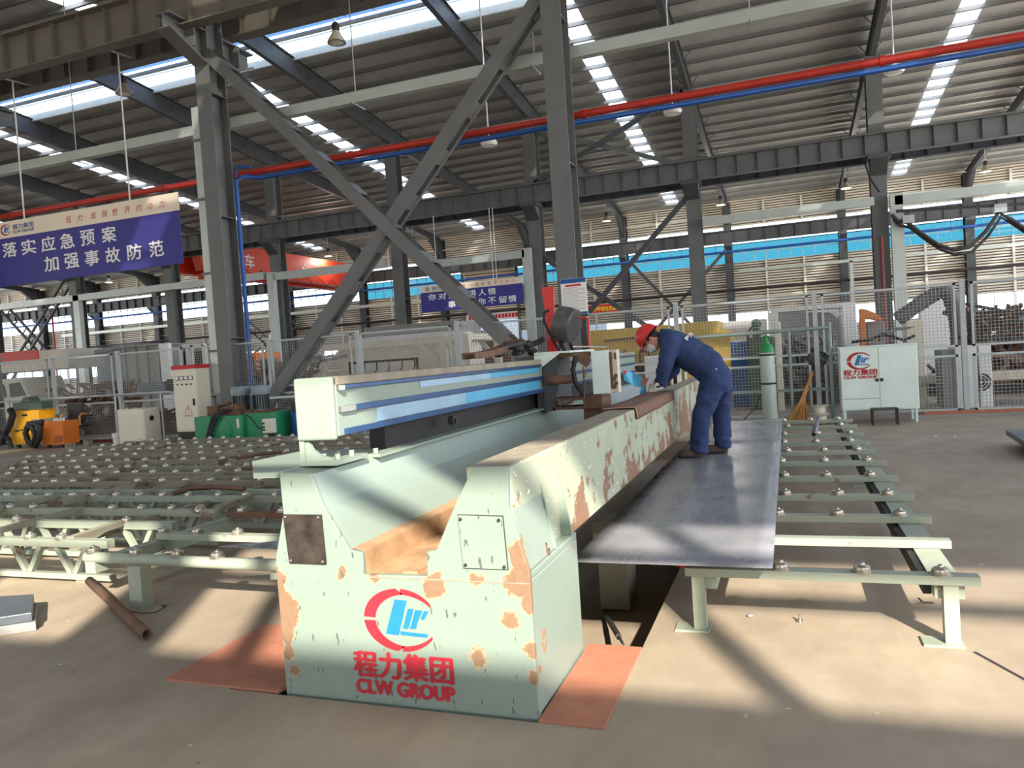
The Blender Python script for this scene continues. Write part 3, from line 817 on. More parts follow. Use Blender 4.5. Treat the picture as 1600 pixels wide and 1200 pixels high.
# ---------------------------------------------------------------- banners, posters
def banner(px0, px1, zt, zs, zb, y, lab, l1, l2, top, rods, x0, x1, logo_w):
    r = thing('slogan_banner', lab, 'banner', ((x0+x1)/2, y, zb))
    m = MB(); m.box(x0, x1, y-.012, y+.012, zb, zs); m.build('blue_field', 'banner_blue', r)
    m = MB(); m.box(x0, x1, y-.012, y+.012, zs, zt); m.build('cream_band', 'banner_cream', r)
    h = zt-zs
    for txt, a, b, zz, hh in l1+l2: lettering(txt, 'letter_white', r, (a, y-.014, zz), b-a, hh, fat=(b-a)*.022)
    for txt, a, b, zz, hh in top: lettering(txt, 'letter_red', r, (a, y-.014, zz), b-a, hh, shear=.15)
    logo(r, logo_w[0], zs+h*.5, y-.014, h*.85)
    lettering('程力集团', 'letter_blue', r, (logo_w[1], y-.014, zs+h*.45), logo_w[2], h*.3, fat=logo_w[2]*.006)
    lettering('CLW GROUP', 'letter_blue', r, (logo_w[1], y-.014, zs+h*.2), logo_w[2], h*.18, fat=logo_w[2]*.006)
    for rx, rz in rods:
        m = MB(); m.tube([(rx, y, zt), (rx, y, rz)], .022, 8); m.build('hanging_rod', 'white_metal', r)
    return r
Yb = 16.25
def bx(u, v): return at(u, v, Yb).x
def bz(u, v): return at(u, v, Yb).z
zl2 = 4.98
banner(0, 0, 6.61, 6.13, 4.72, Yb, 'large blue slogan banner with cream top band hanging by white rods at left',
       [(c, bx(u0, 380), bx(u0+22, 380), 5.57, .42) for c, u0 in zip('落实应急预案', (4, 34, 65, 95, 127, 161))],
       [(c, bx(u0, 410), bx(u0+22, 410), 4.99, .42) for c, u0 in zip('加强事故防范', (70, 102, 134, 167, 201, 236))],
       [(c, bx(u0, 330), bx(u0+9, 330), 6.27, .19) for c, u0 in zip('程力成就世界的动力', (102, 120, 141, 159, 176, 195, 214, 231, 250))],
       [(bx(38, 340), 10.57), (bx(202, 300), 10.57)], -22.3, -15.05, (bx(9, 358), bx(20, 350), bx(53, 350)-bx(20, 350)))
for u, v, w in ((202, 82, 'right'), (30, 122, 'left')):
    m = MB(); p = Vector((bx({'right': 202, 'left': 38}[w], 300 if w == 'right' else 340), 0, 0)); m.bar((p.x, Yb-.95, 10.52), (p.x, Yb+.85, 10.66), .04, .04)
    tag(m.build('hanger_bar', 'galv'), 'thin bar between the two near girders holding the %s rod of the large banner' % w, 'bar')
Yb = 41.2
banner(0, 0, 6.2, 5.82, 4.66, Yb, 'smaller blue slogan banner hanging in the middle bay behind the brace',
       [(c, bx(u0, 460), bx(u0+12, 460), 5.33, .38) for c, u0 in zip('你对违章讲人情', (669, 685, 701, 717, 732, 748, 763))],
       [(c, bx(u0, 470), bx(u0+12, 470), 4.80, .38) for c, u0 in zip('事故对你不留情', (700, 716, 732, 747, 763, 780, 795))],
       [(c, bx(u0, 444), bx(u0+5, 444), 5.92, .18) for c, u0 in zip('程力成就世界的动力', (722, 732, 743, 752, 762, 772, 781, 790, 800))],
       [(bx(683, 430), 10.3), (bx(770, 420), 10.3), (bx(775, 415), 10.3)], bx(657, 455), bx(817, 445), (bx(668, 450), bx(675, 450), bx(700, 450)-bx(675, 450)))
r = thing('rules_poster', 'white rules poster with blue header fixed on the near column', 'poster', (-4.22, Y1-.03, 2.45))
m = MB(); m.box(-4.5, -3.94, Y1-.035, Y1-.012, 2.45, 3.22); m.build('sheet', 'letter_white', r)
m = MB(); m.box(-4.495, -3.945, Y1-.039, Y1-.034, 3.12, 3.215); hd = m.build('header_band', 'letter_blue', r)
m = MB(); m.box(-4.495, -3.945, Y1-.039, Y1-.034, 2.455, 2.50); m.build('footer_band', 'letter_blue', r)
m = MB(); m.box(-4.40, -4.05, Y1-.039, Y1-.034, 3.05, 3.09); m.build('title_line', 'letter_red', r)
m = MB()
for k in range(19):
    z = 3.02-k*.027; w = .5*(1 if k % 3 else .72)
    m.box(-4.47, -4.47+w, Y1-.038, Y1-.034, z-.006, z)
m.build('text_lines', 'grey_box', r)
r = thing('hanging_banner', 'red banner with yellow characters on the far wall right of the poster', 'banner', at(944, 484, 68))
p, q = at(921, 490, 68), at(967, 476, 68)
m = MB(); m.box(p.x, q.x, 67.6, 67.65, 5.1, 5.85); m.build('cloth', 'banner_red', r)
lettering('及时申报有奖励', 'letter_yellow', r, (p.x+.15, 67.59, 5.24), q.x-p.x-.3, .46, fat=.012)
# ================================================================ GROOVING MACHINE
FY = 3.165
mc = thing('grooving_machine', 'long pale green steel V-grooving planer with chipped paint and red emblem on its end', 'machine', (-1.8, 3.165, 0))
XLo, XRo = -2.49, -1.135
front = [(-2.49, -.3), (XRo, -.3), (XRo, .665), (-1.215, .955), (-1.205, 1.143), (-1.372, 1.143), (-1.46, 1.0), (-1.59, .755), (-1.64, .745), (-1.645, .63),
         (-1.99, .625), (-1.985, .735), (-2.055, .742), (-2.19, .96), (-2.25, 1.118), (-2.435, 1.128), (-2.43, .92), (-2.495, .70), (-2.50, .66)]
m = MB(); m.prism([(x, FY, z) for x, z in front], (0, .03, 0)); m.build('end_plate', 'mach_front', mc, bevel=.004)
# lower block behind the plate
m = MB(); m.box(-2.485, -1.14, FY+.03, 3.98, -.3, .62); m.box(-1.30, -1.14, FY+.03, 3.98, .62, .655)
m.build('base_block', 'mach', mc, bevel=.006)
m = MB(); m.prism([(x, FY-.0015, z) for x, z in [(-1.985, .618), (-1.135, .618), (-1.135, .612), (-1.985, .612)]], (0, .001, 0)); m.build('weld_seam', 'top_dirt', mc)
YE = 12.0
# horns : left column + right column behind the plate
m = MB()
m.prism([(-2.43, FY+.03, .62), (-2.05, FY+.03, .66), (-2.19, FY+.03, .96), (-2.255, FY+.03, 1.115), (-2.43, FY+.03, 1.125)], (0, .8, 0))
m.build('left_horn', 'mach', mc)
# gussets on the right side shelf
for y, w in ((3.60, .02), (3.9, .02)):
    m = MB(); m.prism([(-1.205, y, .655), (-1.14, y, .66), (-1.205, y, 1.0)], (0, w, 0)); m.build('side_gusset', 'mach', mc)
m = MB(); m.prism([(-1.21, FY+.03, .655), (-1.15, FY+.03, .66), (-1.205, FY+.03, .95)], (0, .42, 0))
m.build('corner_plate', 'mach', mc)
m = MB(); m.lathe([(.025, 0), (.025, .03), (.012, .03), (.012, .06), (0, .06)], (-1.165, 3.5, .655), 8); m.build('shelf_bolt', 'rust', mc)
# clamp beam
m = MB(); m.box(-1.425, -1.203, FY+.03, YE, .605, 1.138)
cb = m.build('clamp_beam', 'beam_side', mc, bevel=.012)
m = MB(); m.box(-1.415, -1.213, FY+.05, YE-.02, 1.137, 1.142); m.build('beam_top', 'top_dirt', cb)
# trough (bed) : left wall, floor
m = MB()
prof = [(-2.25, 1.115), (-2.19, .96), (-2.055, .745), (-1.99, .735)]
m.add([(x, y, z) for y in (FY+.02, YE) for x, z in prof], [(i, i+1, i+5, i+4) for i in range(2)])
m.build('trough_wall', 'trough', mc, fixn=False)
m = MB(); m.add([(-2.06, FY+.02, .748), (-2.06, YE, .748), (-1.985, YE, .735), (-1.985, FY+.02, .735)], [(0, 1, 2, 3)])
m.add([(-1.985, FY+.02, .735), (-1.985, YE, .735), (-1.985, YE, .62), (-1.985, FY+.02, .62)], [(0, 1, 2, 3)])
m.build('trough_ledge', 'trough_floor', mc, fixn=False)
m = MB(); m.box(-1.99, -1.60, FY+.02, YE, .60, .622)
m.prism([(-1.64, FY+.02, .62), (-1.60, FY+.02, .62), (-1.43, FY+.02, .98), (-1.46, FY+.02, .99)], (0, YE-3.2, 0))
m.box(-1.80, -1.72, FY+.05, YE, .622, .636); m.build('trough_floor', 'trough_floor', mc)
m = MB(); m.box(-2.44, -2.25, 3.98, YE, .95, 1.115); m.box(-2.44, -2.4, 3.98, YE, .1, .95); m.build('bed_rail', 'mach', mc)
m = MB(); m.box(-2.42, -2.2, FY+.6, YE, 1.115, 1.132)
m.prism([(-2.44, 3.14, 1.105), (-2.57, 3.135, 1.105), (-2.92, 3.56, 1.105), (-2.88, 4.02, 1.105), (-2.44, 4.02, 1.105)], (0, 0, .028)); m.build('wing_plate', 'mach', mc)
# plates on the end
m = MB(); m.prism([(-2.425, FY-.012, .918), (-2.20, FY-.012, .918), (-2.193, FY-.012, .672), (-2.408, FY-.012, .672)], (0, .011, 0))
npl = m.build('nameplate', 'nameplate', mc); tag(npl, 'blackened metal plate')
for x, z in ((-2.41, .905), (-2.215, .905), (-2.395, .685), (-2.208, .685)): m = MB(); m.lathe([(.008, 0), (.006, .006), (0, .007)], (x, FY-.012, z), 8, (0, -1, 0)); m.build('screw', 'steel', npl)
m = MB(); m.prism([(-1.463, FY-.010, .922), (-1.245, FY-.010, .918), (-1.237, FY-.010, .678), (-1.452, FY-.010, .678)], (0, .009, 0))
ap = m.build('access_panel', 'mach_front', mc, bevel=.002)
m = MB(); m.prism([(-1.467, FY-.003, .926), (-1.241, FY-.003, .922), (-1.233, FY-.003, .674), (-1.456, FY-.003, .674)], (0, .002, 0)); m.build('panel_seam', 'dark', ap)
for x, z in ((-1.45, .905), (-1.262, .902), (-1.44, .693), (-1.25, .690)): m = MB(); m.lathe([(.009, 0), (.007, .006), (0, .007)], (x, FY-.010, z), 8, (0, -1, 0)); m.build('screw', 'dark', ap)
logo(mc, -1.815, .412, FY, .376)
lettering('程力集团', 'stencil_red', mc, (-2.076, FY-.001, .122), .53, .128, fat=.0065, name='stencil_characters')
lettering('CLW GROUP', 'stencil_red', mc, (-2.07, FY-.001, .040), .525, .068, fat=.0065, name='stencil_letters')
# gantry beam
GX0, GX1, GZ0, GZ1, GY0, GY1 = -2.43, -2.195, 1.262, 1.592, 3.34, 11.45
gb_ = MB(); gb_.box(GX0, GX1, GY0+.02, GY1, GZ0+.02, GZ1-.004); gt = gb_.build('gantry_beam', 'mach', mc, bevel=.004)
m = MB(); m.box(GX0+.005, GX1+.012, GY0+.02, GY1, GZ1-.045, GZ1); m.build('top_flange', 'top_dirt', gt, bevel=.004)
for a_, b_, c_ in ((.016, 1.522, 1.545), (.014, 1.402, 1.436), (.02, 1.285, 1.318)): m = MB(); m.box(GX1-.01, GX1+a_, GY0+.07, GY1, b_, c_); m.build('guide_rail', 'rail_sheen', gt, bevel=.003)  # rail blue is a reflection put into the colour
for ya, yb, za, zb, zc, mt_ in ((3.75, 5.0, 1.322, 1.398, 3.75, 'pale_sheen'), (5.0, 6.75, 1.322, 1.398, 5.0, 'film_sheen_cyan'), (4.3, 5.5, 1.478, 1.518, 4.3, 'pale_sheen'), (5.5, 6.75, 1.478, 1.518, 5.5, 'film_sheen_cyan')):
    m = MB(); m.prism([(GX1-.005, ya, za), (GX1-.005, yb, za), (GX1-.005, yb, zb), (GX1-.005, zc, zb)], (.011, 0, 0)); m.build('blue_sheen', mt_, gt)  # strips paint the bluish reflection along the gantry side
m = MB(); m.box(GX1-.004, GX1+.03, GY0+.025, GY0+.06, 1.52, 1.545); m.build('rail_stop', 'steel', gt); m = MB(); m.box(GX1-.004, GX1+.02, GY0+.03, GY0+.17, 1.405, 1.435); m.build('rail_stop', 'steel', gt)
m = MB(); m.box(GX0+.03, GX1-.10, 4.0, GY1, 1.13, GZ0+.02); m.build('under_beam_shade', 'black', gt)  # black box painting the shade of the open gap under the gantry
m = MB(); m.lathe([(.03, 0), (.03, .04), (.018, .045), (.018, .06), (0, .06)], (GX1-.02, 4.75, 1.225), 14, (1, 0, 0)); m.build('limit_roller', 'dark', gt)
ec = MB(); ec.box(GX0, GX1-.003, GY0-.015, GY0+.02, GZ0+.004, GZ1); e = ec.build('end_cap', 'mach', gt, bevel=.012)
m = MB(); m.box(GX0, GX0+.03, GY0, GY0+.06, 1.15, GZ0+.01)
pts = [(GX0+.03, 1.262), (GX0+.05, 1.262), (GX0+.075, 1.215), (GX0+.12, 1.185), (GX0+.19, 1.172), (GX0+.19, 1.15), (GX0, 1.15), (GX0, 1.262)]
m.prism([(x, GY0+.01, z) for x, z in pts], (0, .02, 0)); m.box(GX0, GX1-.01, GY0-.005, GY0+.3, 1.134, 1.158)
fo = m.build('gantry_foot', 'mach', gt)
for x, y in ((-2.34, 3.42), (-2.31, 3.5), (-2.24, 3.4), (-2.25, 3.55), (-2.26, 3.82)): m = MB(); m.lathe([(.016, 0), (.016, .028), (0, .028)], (x, y, 1.158 if y < 3.7 else 1.132), 6); m.build('anchor_bolt', 'mach', fo)
# ---------------------------------------------------------------- carriage on the gantry
ca = MB(); cy0, cy1 = 6.85, 7.75
ca.box(-2.26, -2.17, cy0, cy1, 1.10, 1.60); ca.box(-2.47, -2.17, cy0, cy1, 1.595, 1.625); c0 = ca.build('carriage', 'steel_dark2', mc, bevel=.004)
m = MB(); m.prism([(-2.25, cy0-.05, 1.645), (-2.0, cy0-.05, 1.638), (-2.20, cy0-.05, 1.505), (-2.25, cy0-.05, 1.52)], (0, .02, 0))
m.box(-2.25, -1.9, cy0-.05, cy1, 1.64, 1.658); m.build('bracket_plate', 'cab_green', c0)
m = MB(); m.prism([(-2.175, cy0-.02, 1.51), (-2.04, cy0-.02, 1.61), (-2.04, cy0-.02, 1.36), (-2.12, cy0-.02, 1.10), (-2.17, cy0-.02, 1.09), (-2.19, cy0-.02, 1.12)], (0, .03, 0))
m.build('side_plate', 'steel_dark2', c0)
m = MB(); m.box(-2.12, -1.74, cy0+.02, cy1, 1.60, 1.635)
m.prism([(-1.93, cy0, 1.63), (-1.73, cy0, 1.63), (-1.735, cy0, 1.53), (-1.77, cy0, 1.49)], (0, .03, 0)); m.build('cross_plate', 'rust', c0)
m = MB(); m.box(-1.715, -1.548, cy0, cy0+.32, 1.238, 1.638); hd = m.build('head_cover', 'cab_green', c0, bevel=.006)
m = MB(); m.box(-1.546, -1.475, cy0+.015, cy0+.13, 1.245, 1.638)
tool = m.build('tool_head', 'spool', c0, bevel=.006); tag(tool, 'rust stained cream tool slide')
m = MB(); m.box(-1.545, -1.522, cy0+.005, cy0+.016, 1.28, 1.62); m.box(-1.50, -1.48, cy0+.0, cy0+.016, 1.55, 1.61)
for z in (1.30, 1.33, 1.37, 1.40): m.lathe([(.02, 0), (.015, .012), (0, .012)], (-1.50+.015*math.sin(z*90), cy0+.014, z), 8, (0, -1, 0))
m.build('tool_bolts', 'rust', c0)
m = MB(); m.lathe([(0, 0), (.045, 0), (.05, .05), (.048, .09), (.04, .1), (.04, .24), (0, .25)], (-2.14, cy0-.03, 1.395), 14, (1, 0, -.02)); m.build('feed_motor', 'rust', c0)
m = MB(); m.tube([(-1.86, cy0, 1.60), (-1.89, cy0-.02, 1.48), (-1.87, cy0-.03, 1.36), (-1.82, cy0-.02, 1.27), (-1.79, cy0, 1.2)], .024, 8)
m.build('cable_hose', 'black', c0)
m = MB(); m.tube([(-1.79, cy0-.02, 1.5), (-1.785, cy0-.03, 1.3), (-1.80, cy0-.03, 1.19), (-1.79, cy0-.03, 1.12)], .008, 6)
m.tube([(-1.83, cy0-.03, 1.27), (-1.92, cy0-.04, 1.17), (-2.0, cy0-.04, 1.16), (-1.99, cy0-.04, 1.22)], .006, 6)
m.tube([(-2.03, cy0-.03, 1.14), (-1.90, cy0-.03, 1.2), (-1.8, cy0-.03, 1.22)], .006, 6); m.build('air_lines', 'rust', c0)
m = MB(); m.box(-2.115, -1.775, cy0, cy0+.3, 1.195, 1.215); m.box(-2.13, -1.655, cy0, cy0+.3, 1.105, 1.13); m.box(-2.115, -2.09, cy0, cy0+.1, 1.1, 1.22)
m.build('lower_plates', 'rust', c0)
m = MB(); m.box(-1.82, -1.64, cy0+.02, cy0+.4, 1.0, 1.235); m.build('tool_block', 'rust', c0)
dr = MB(); ax = Vector((.93, -.16, -.30)).normalized(); cen = Vector((-1.965, 6.98, 1.905))
dr.lathe([(0, -.09), (.15, -.09), (.165, -.08), (.168, -.01), (.172, 0), (.172, .008), (.168, .016), (.166, .075), (.15, .09), (.0, .094)], cen, 28, ax)
d0 = dr.build('cable_reel', 'tarp', c0)
m = MB(); m.tube([cen+Vector((-.14, -.08, .15)), cen+Vector((-.19, -.1, .12)), cen+Vector((-.19, -.1, .04)), cen+Vector((-.12, -.08, -.14)), cen+Vector((-.06, -.06, -.25))], .013, 8)
m.bar(cen+Vector((-.12, 0, -.05)), cen+Vector((-.03, 0, -.26)), .05, .03); m.bar(cen+Vector((-.03, .1, -.1)), cen+Vector((.03, .1, -.26)), .05, .03)
m.build('reel_stand', 'black', d0)
m = MB(); m.tube([(-1.83, 6.95, 1.955), (-1.765, 6.95, 1.955), (-1.745, 6.95, 1.94), (-1.75, 6.95, 1.66)], .013, 8); m.build('red_pipe_bend', 'red_pipe', c0)
dc = MB()
n = 16
for i in range(n):
    t = i/(n-1.0); p = Vector((-2.36, 5.5+1.1*t, 1.6+.06+.11*t*t)); q = p+Vector((0, .05, .006))
    dc.bar(p+Vector((-.05, 0, 0)), q+Vector((-.05, .02, 0)), .014, .05); dc.bar(p+Vector((.05, 0, 0)), q+Vector((.05, .02, 0)), .014, .05)
    dc.bar(p+Vector((-.055, 0, .02)), p+Vector((.055, 0, .02)), .018, .01)
dc.build('drag_chain', 'rust', c0)
m = MB(); random.seed(3)
for i in range(16):
    m.ell((-2.32+random.uniform(-.09, .09), 6.2+.055*i, 1.66+random.uniform(0, .09)), (random.uniform(.03, .06), random.uniform(.03, .06), random.uniform(.02, .045)), 8, 5)
m.tube([(-2.35, 6.2, 1.7), (-2.25, 6.5, 1.76), (-2.3, 6.8, 1.72), (-2.2, 6.95, 1.78)], .03, 8)
m.build('cable_bundle', 'dark', c0)
# loose things around the carriage
m = MB(); a = Vector((-1.885, 6.88, 1.688)); b = Vector((-1.58, 6.95, 1.668))
m.tube([a, a+Vector((.02, 0, 0)), a+Vector((.025, 0, 0)), b], [.02, .018, .0105, .008], 10)
tag(m.build('pry_bar', 'steel'), 'short steel bar with a round knob lying on top of the carriage', 'bar')
m = MB(); m.prism([(-2.215, 7.05, 2.29), (-2.09, 7.05, 2.28), (-2.105, 7.05, 1.97), (-2.185, 7.05, 1.975)], (.0, .03, 0))
m.box(-2.2, -2.1, 7.08, 7.12, 1.662, 2.0)
tag(m.build('red_guard', 'hat'), 'tall red sheet guard standing behind the grey reel', 'guard')

# ---------------------------------------------------------------- cover plates, pit contents
m = MB(); m.box(-1.128, -.83, 3.135, 4.05, -.012, .008); tag(m.build('cover_plate', 'red_plate'), 'red oxide steel cover plate on the floor at the right of the machine foot', 'plate', 'red floor plates')
m = MB(); p = [(-2.545, 3.15), (-3.28, 3.15), (-3.28, 4.0), (-2.50, 4.0), (-2.50, 3.3)]
m.prism([(x, y, -.012) for x, y in p], (0, 0, .02)); tag(m.build('cover_plate', 'red_plate'), 'red oxide steel cover plate on the floor at the left of the machine foot', 'plate', 'red floor plates')
m = MB(); p = atz(944, 956, -.29); q = atz(974, 1007, -.12); m.tube([q, p+(q-p)*.55, p], [.008, .012, .022], 8); m.tube([p+(q-p)*.35, p+(q-p)*.8], .02, 8)
tag(m.build('pry_bar', 'dark'), 'dark steel pry bar leaning in the floor pit right of the machine', 'bar')
m = MB(); m.box(-1.42, -1.20, 5.5, 5.8, -.3, .26); m.box(-1.44, -1.18, 5.48, 5.82, .22, .36); tag(m.build('support_pillar', 'conv_dusty'), 'short green pillar under the steel sheet in the pit', 'support')
m = MB(); m.bar((-1.2, 5.2, .27), (-.55, 5.2, .14), .06, .10); tag(m.build('red_lever', 'crane_red'), 'dark red lever arm under the steel sheet', 'lever')

# ---------------------------------------------------------------- right roller-ball table
def ball_unit():
    m = MB(); m.lathe([(.054, 0), (.054, .006), (.043, .007), (.044, .016), (.041, .030), (.031, .036), (.02, .040)], (0, 0, 0), 14)
    m.ell((0, 0, .038), (.016, .016, .016), 10, 6)
    return m
bu = MB(); bu = ball_unit(); proto = bu.build('ball_transfer', 'ball'); PROTO_ME = proto.data; bpy.data.objects.remove(proto)
def ball(x, y, z, parent, tilt=None):
    o = bpy.data.objects.new('ball_transfer', PROTO_ME); COL.objects.link(o); o.parent = parent
    off = Vector((0, 0, 0)); q = parent
    while q is not None: off += q.location; q = q.parent
    o.location = Vector((x, y, z))-off
    if tilt: o.rotation_euler = tilt
    else: o.rotation_euler = (random.uniform(-.03, .03), random.uniform(-.03, .03), random.uniform(0, 3))
    return o
ZT = .365
rt = thing('ball_transfer_table', 'low green roller-ball table on the right, steel sheet lying on its left half', 'conveyor table', (.2, 8.4, 0))
RY = [4.35, 5.09, 5.75, 6.5, 7.37, 8.26, 9.04, 9.81, 10.65, 11.6, 12.45]
for k, y in enumerate(RY):
    m = MB(); x0 = -.62 if k == 0 else -1.1
    m.box(x0, .855, y, y+.085, ZT-.048, ZT); r_ = m.build('roller_beam', 'conv', rt, bevel=.003)
    if k == 1: continue
    for i in range(3):
        x = (-.10, .285, .655)[i]+.03*math.sin(k*2.3+i)
        ball(x, y+.042, ZT, r_)
for s, x in enumerate((.72, -.52)):
    m = MB(); m.box(x-.07, x+.07, 4.4, 12.6, ZT-.13, ZT-.05); m.build('side_rail', 'conv', rt)
m = MB(); m.box(.61, .65, 4.5, 12.5, ZT-.14, ZT-.06); m.build('dark_channel', 'black', rt)
for x in (.72, -.55):
    for y in (4.36, 6.55, 8.9, 11.2, 12.4):
        m = MB(); m.box(x-.035, x+.035, y, y+.07, .01, ZT-.05); m.box(x-.14, x+.05, y-.03, y+.1, 0, .012)
        m.build('leg', 'conv', rt)
m = MB(); m.pipe((.36, 11.85, ZT+.088), (.235, 9.85, ZT+.092), .028, .021)
tag(m.build('loose_pipe', 'plate_grey'), 'short steel pipe lying across the rear of the right roller-ball table', 'pipe')
# steel sheet on the table
nx, ny = 10, 70; m = MB(); sx0, sx1, sy0, sy1 = -1.24, -.1355, 4.18, 12.25
vs = []
for j in range(ny+1):
    for i in range(nx+1):
        x = sx0+(sx1-sx0)*i/nx; y = sy0+(sy1-sy0)*j/ny
        z = ZT+.062+.0035*math.sin(y*2.1+x*1.3)+.002*math.sin(y*5.3)*math.sin(x*3)
        vs.append((x, y, z))
m.add(vs, [(j*(nx+1)+i, j*(nx+1)+i+1, (j+1)*(nx+1)+i+1, (j+1)*(nx+1)+i) for j in range(ny) for i in range(nx)], True)
o = m.build('steel_sheet', 'sheet', None, fixn=False); md = o.modifiers.new('gauge', 'SOLIDIFY'); md.thickness = .003; md.offset = -1
tag(o, 'long shiny grey steel sheet the worker stands on', 'metal sheet')
# rubber mat on the clamp beam
m = MB(); vs = []; pr = [(-1.47, 1.146), (-1.40, 1.150), (-1.30, 1.152), (-1.215, 1.152), (-1.193, 1.142), (-1.186, 1.10), (-1.184, 1.06)]
for y in (6.15, 6.3, 6.7, 7.2, 7.8, 8.3):
    for i, (x, z) in enumerate(pr): vs.append((x+.004*math.sin(y*9+i), y-(.30 if i < 3 else .0)*(1 if y < 6.1 else .5)*.0, z+.004*math.sin(y*5+i)))
k = len(pr); m.add(vs, [(j*k+i, j*k+i+1, (j+1)*k+i+1, (j+1)*k+i) for j in range(5) for i in range(k-1)], True)
o = m.build('rubber_mat', 'leather', None, fixn=False); md = o.modifiers.new('gauge', 'SOLIDIFY'); md.thickness = .008; md.offset = 1
tag(o, 'brown worn mat draped over the clamp beam by the worker', 'mat')
m = MB(); m.tube([(x+.002, 6.148, z+.006) for x, z in pr], .006, 6); m.build('mat_edge', 'trim', o)
m = MB(); m.tube([(-1.25, y, 1.162) for y in (6.16, 6.8, 7.5, 8.28)], .0035, 6); m.build('mat_seam', 'dark', o)

# ---------------------------------------------------------------- left tables
fl = thing('infeed_table', 'small low green table with ball casters at the left of the machine', 'conveyor table', (-4.0, 4.9, 0))
random.seed(5)
m = MB(); m.tube([(-5.06, 4.23, ZT-.03), (-2.5, 4.18, ZT-.03)], .042, 12); r_ = m.build('round_beam', 'conv', fl)
for x, y in ((-5.0, 4.24), (-4.575, 4.23), (-4.18, 4.23), (-3.82, 4.22)): ball(x, y, ZT+.008, r_)
m = MB(); m.box(-5.0, -2.5, 4.84, 4.93, ZT-.05, ZT); r_ = m.build('roller_beam', 'conv', fl)
for x in (-4.98, -4.62, -4.21): ball(x, 4.9, ZT, r_)
m = MB(); m.box(-5.0, -4.2, 5.68, 5.77, ZT-.05, ZT); m.build('splice_beam', 'rust', fl); m = MB(); m.box(-4.2, -2.5, 5.68, 5.77, ZT-.05, ZT); r_ = m.build('roller_beam', 'conv', fl)
for x in (-4.85, -4.4): ball(x, 5.72, ZT, r_)
m = MB(); m.bar((-3.3, 4.2, ZT-.09), (-3.7, 5.7, ZT-.09), .12, .07); m.build('cross_rail', 'conv', fl)
m = MB(); m.bar((-5.0, 4.2, ZT-.10), (-5.0, 5.75, ZT-.10), .1, .09); m.prism([(-4.98, 4.85, ZT-.05), (-4.98, 5.7, ZT-.05), (-4.9, 5.7, ZT-.17), (-4.9, 4.85, ZT-.15)], (.02, 0, 0))
m.build('cross_rail', 'conv', fl)
for x, y in ((-4.5, 4.13), (-2.75, 4.2), (-3.2, 5.68)):
    m = MB(); m.box(x-.06, x+.06, y, y+.1, 0, ZT-.06); m.build('leg', 'conv', fl)
m = MB(); m.prism([(-3.9, 4.32, ZT+.052), (-2.53, 4.25, ZT+.052), (-2.53, 5.0, ZT+.052)], (0, 0, .004))
tag(m.build('sheet_offcut', 'sheet'), 'thin grey steel sheet corner on the small left table', 'metal sheet')

bt = thing('ball_transfer_table', 'very large dusty green roller-ball table filling the floor left of the machine', 'conveyor table', (-8, 8.5, 0))
LY = [4.58, 5.22, 5.75, 6.43, 7.37, 8.08, 8.62, 9.35, 10.1, 10.9, 11.7, 12.5]
rows = []
for k, y in enumerate(LY):
    xa, xb = -13.6, (-5.25 if k < 1 else -5.2 if k < 3 else -2.75)
    m = MB(); m.box(xa, xb, y, y+.075, ZT-.065, ZT)
    if k in (3, 4, 8): m.box(xa, xb, y+.36, y+.46, ZT-.05, ZT-.005)
    r_ = m.build('roller_beam', 'conv' if k < 4 else 'conv_dusty', bt)
    m = MB(); m.box(xa, xb, y+.01, y+.065, .03, .075)
    x = xb-.25; d = -1
    while x > xa+.5:
        m.bar((x, y+.037, ZT-.045), (x-.16, y+.037, .07), .045, .045, (0, 1, 0)); m.bar((x-.20, y+.037, .07), (x-.36, y+.037, ZT-.045), .045, .045, (0, 1, 0)); x -= .52
    m.build('truss_web', 'conv', r_)
    rows.append((y, xa, xb, r_))
n = 0; rest = MB(); base = PROTO_ME
for k, (y, xa, xb, r_) in enumerate(rows):
    x = xb-.12-.1*random.random(); cnt = 0
    while x > xa+.1:
        if random.random() > .07+(.25 if k < 3 else 0):
            vis = (k > 2) or x > -7.6+0*k
            lim = {0: -7.0, 1: -8.2, 2: -9.4, 3: -10.6, 4: -11.6}.get(k, -13.6)
            if n < 100 and x > lim and (k < 5 or (k == 5 and x > -11.5)) and x < -2.9:
                ball(x, y+.037, ZT, r_, (.9, .2, 0) if (k == 2 and abs(x+5.3) < .2) else None); n += 1
            else:
                o = len(rest.v)
                rest.add([v.co+Vector((x, y+.037, ZT)) for v in base.vertices], [tuple(p.vertices) for p in base.polygons], True)
        x -= .36+random.uniform(-.05, .05)
r_ = rest.build('far_ball_transfers', 'ball', bt); r_['kind'] = 'stuff'
for x in (-5.9, -8.3, -10.8, -13.4):
    m = MB(); m.bar((x, 4.6, ZT-.075), (x, 12.6, ZT-.075), .07, .06); m.build('cross_rail', 'conv_dusty', bt)
for (x, y0, y1) in ((-5.7, 4.62, 5.25), (-6.85, 4.62, 5.8), (-8.0, 5.2, 6.45), (-7.6, 5.75, 7.4), (-10.2, 5.2, 6.5), (-5.25, 5.86, 6.5), (-10.9, 6.4, 8.1), (-12.6, 7.4, 9.4), (-7.0, 6.45, 8.1), (-4.6, 6.5, 8.65), (-6.4, 8.1, 9.4), (-9.4, 7.4, 8.7), (-5.4, 9.4, 11), (-8.9, 10.1, 12.5), (-11.6, 9.3, 11.8), (-3.6, 8.7, 10.9)):
    m = MB(); m.bar((x, y0, ZT-.008), (x-.1, y1, ZT-.008), .08, .05); m.build('flat_bar', 'conv_dusty', bt)
for x in (-13.3, -9.5, -5.6):
    for y in (4.6, 8.1, 12.4):
        m = MB(); m.box(x-.05, x+.05, y, y+.1, 0, .04); m.build('foot', 'conv_dusty', bt)
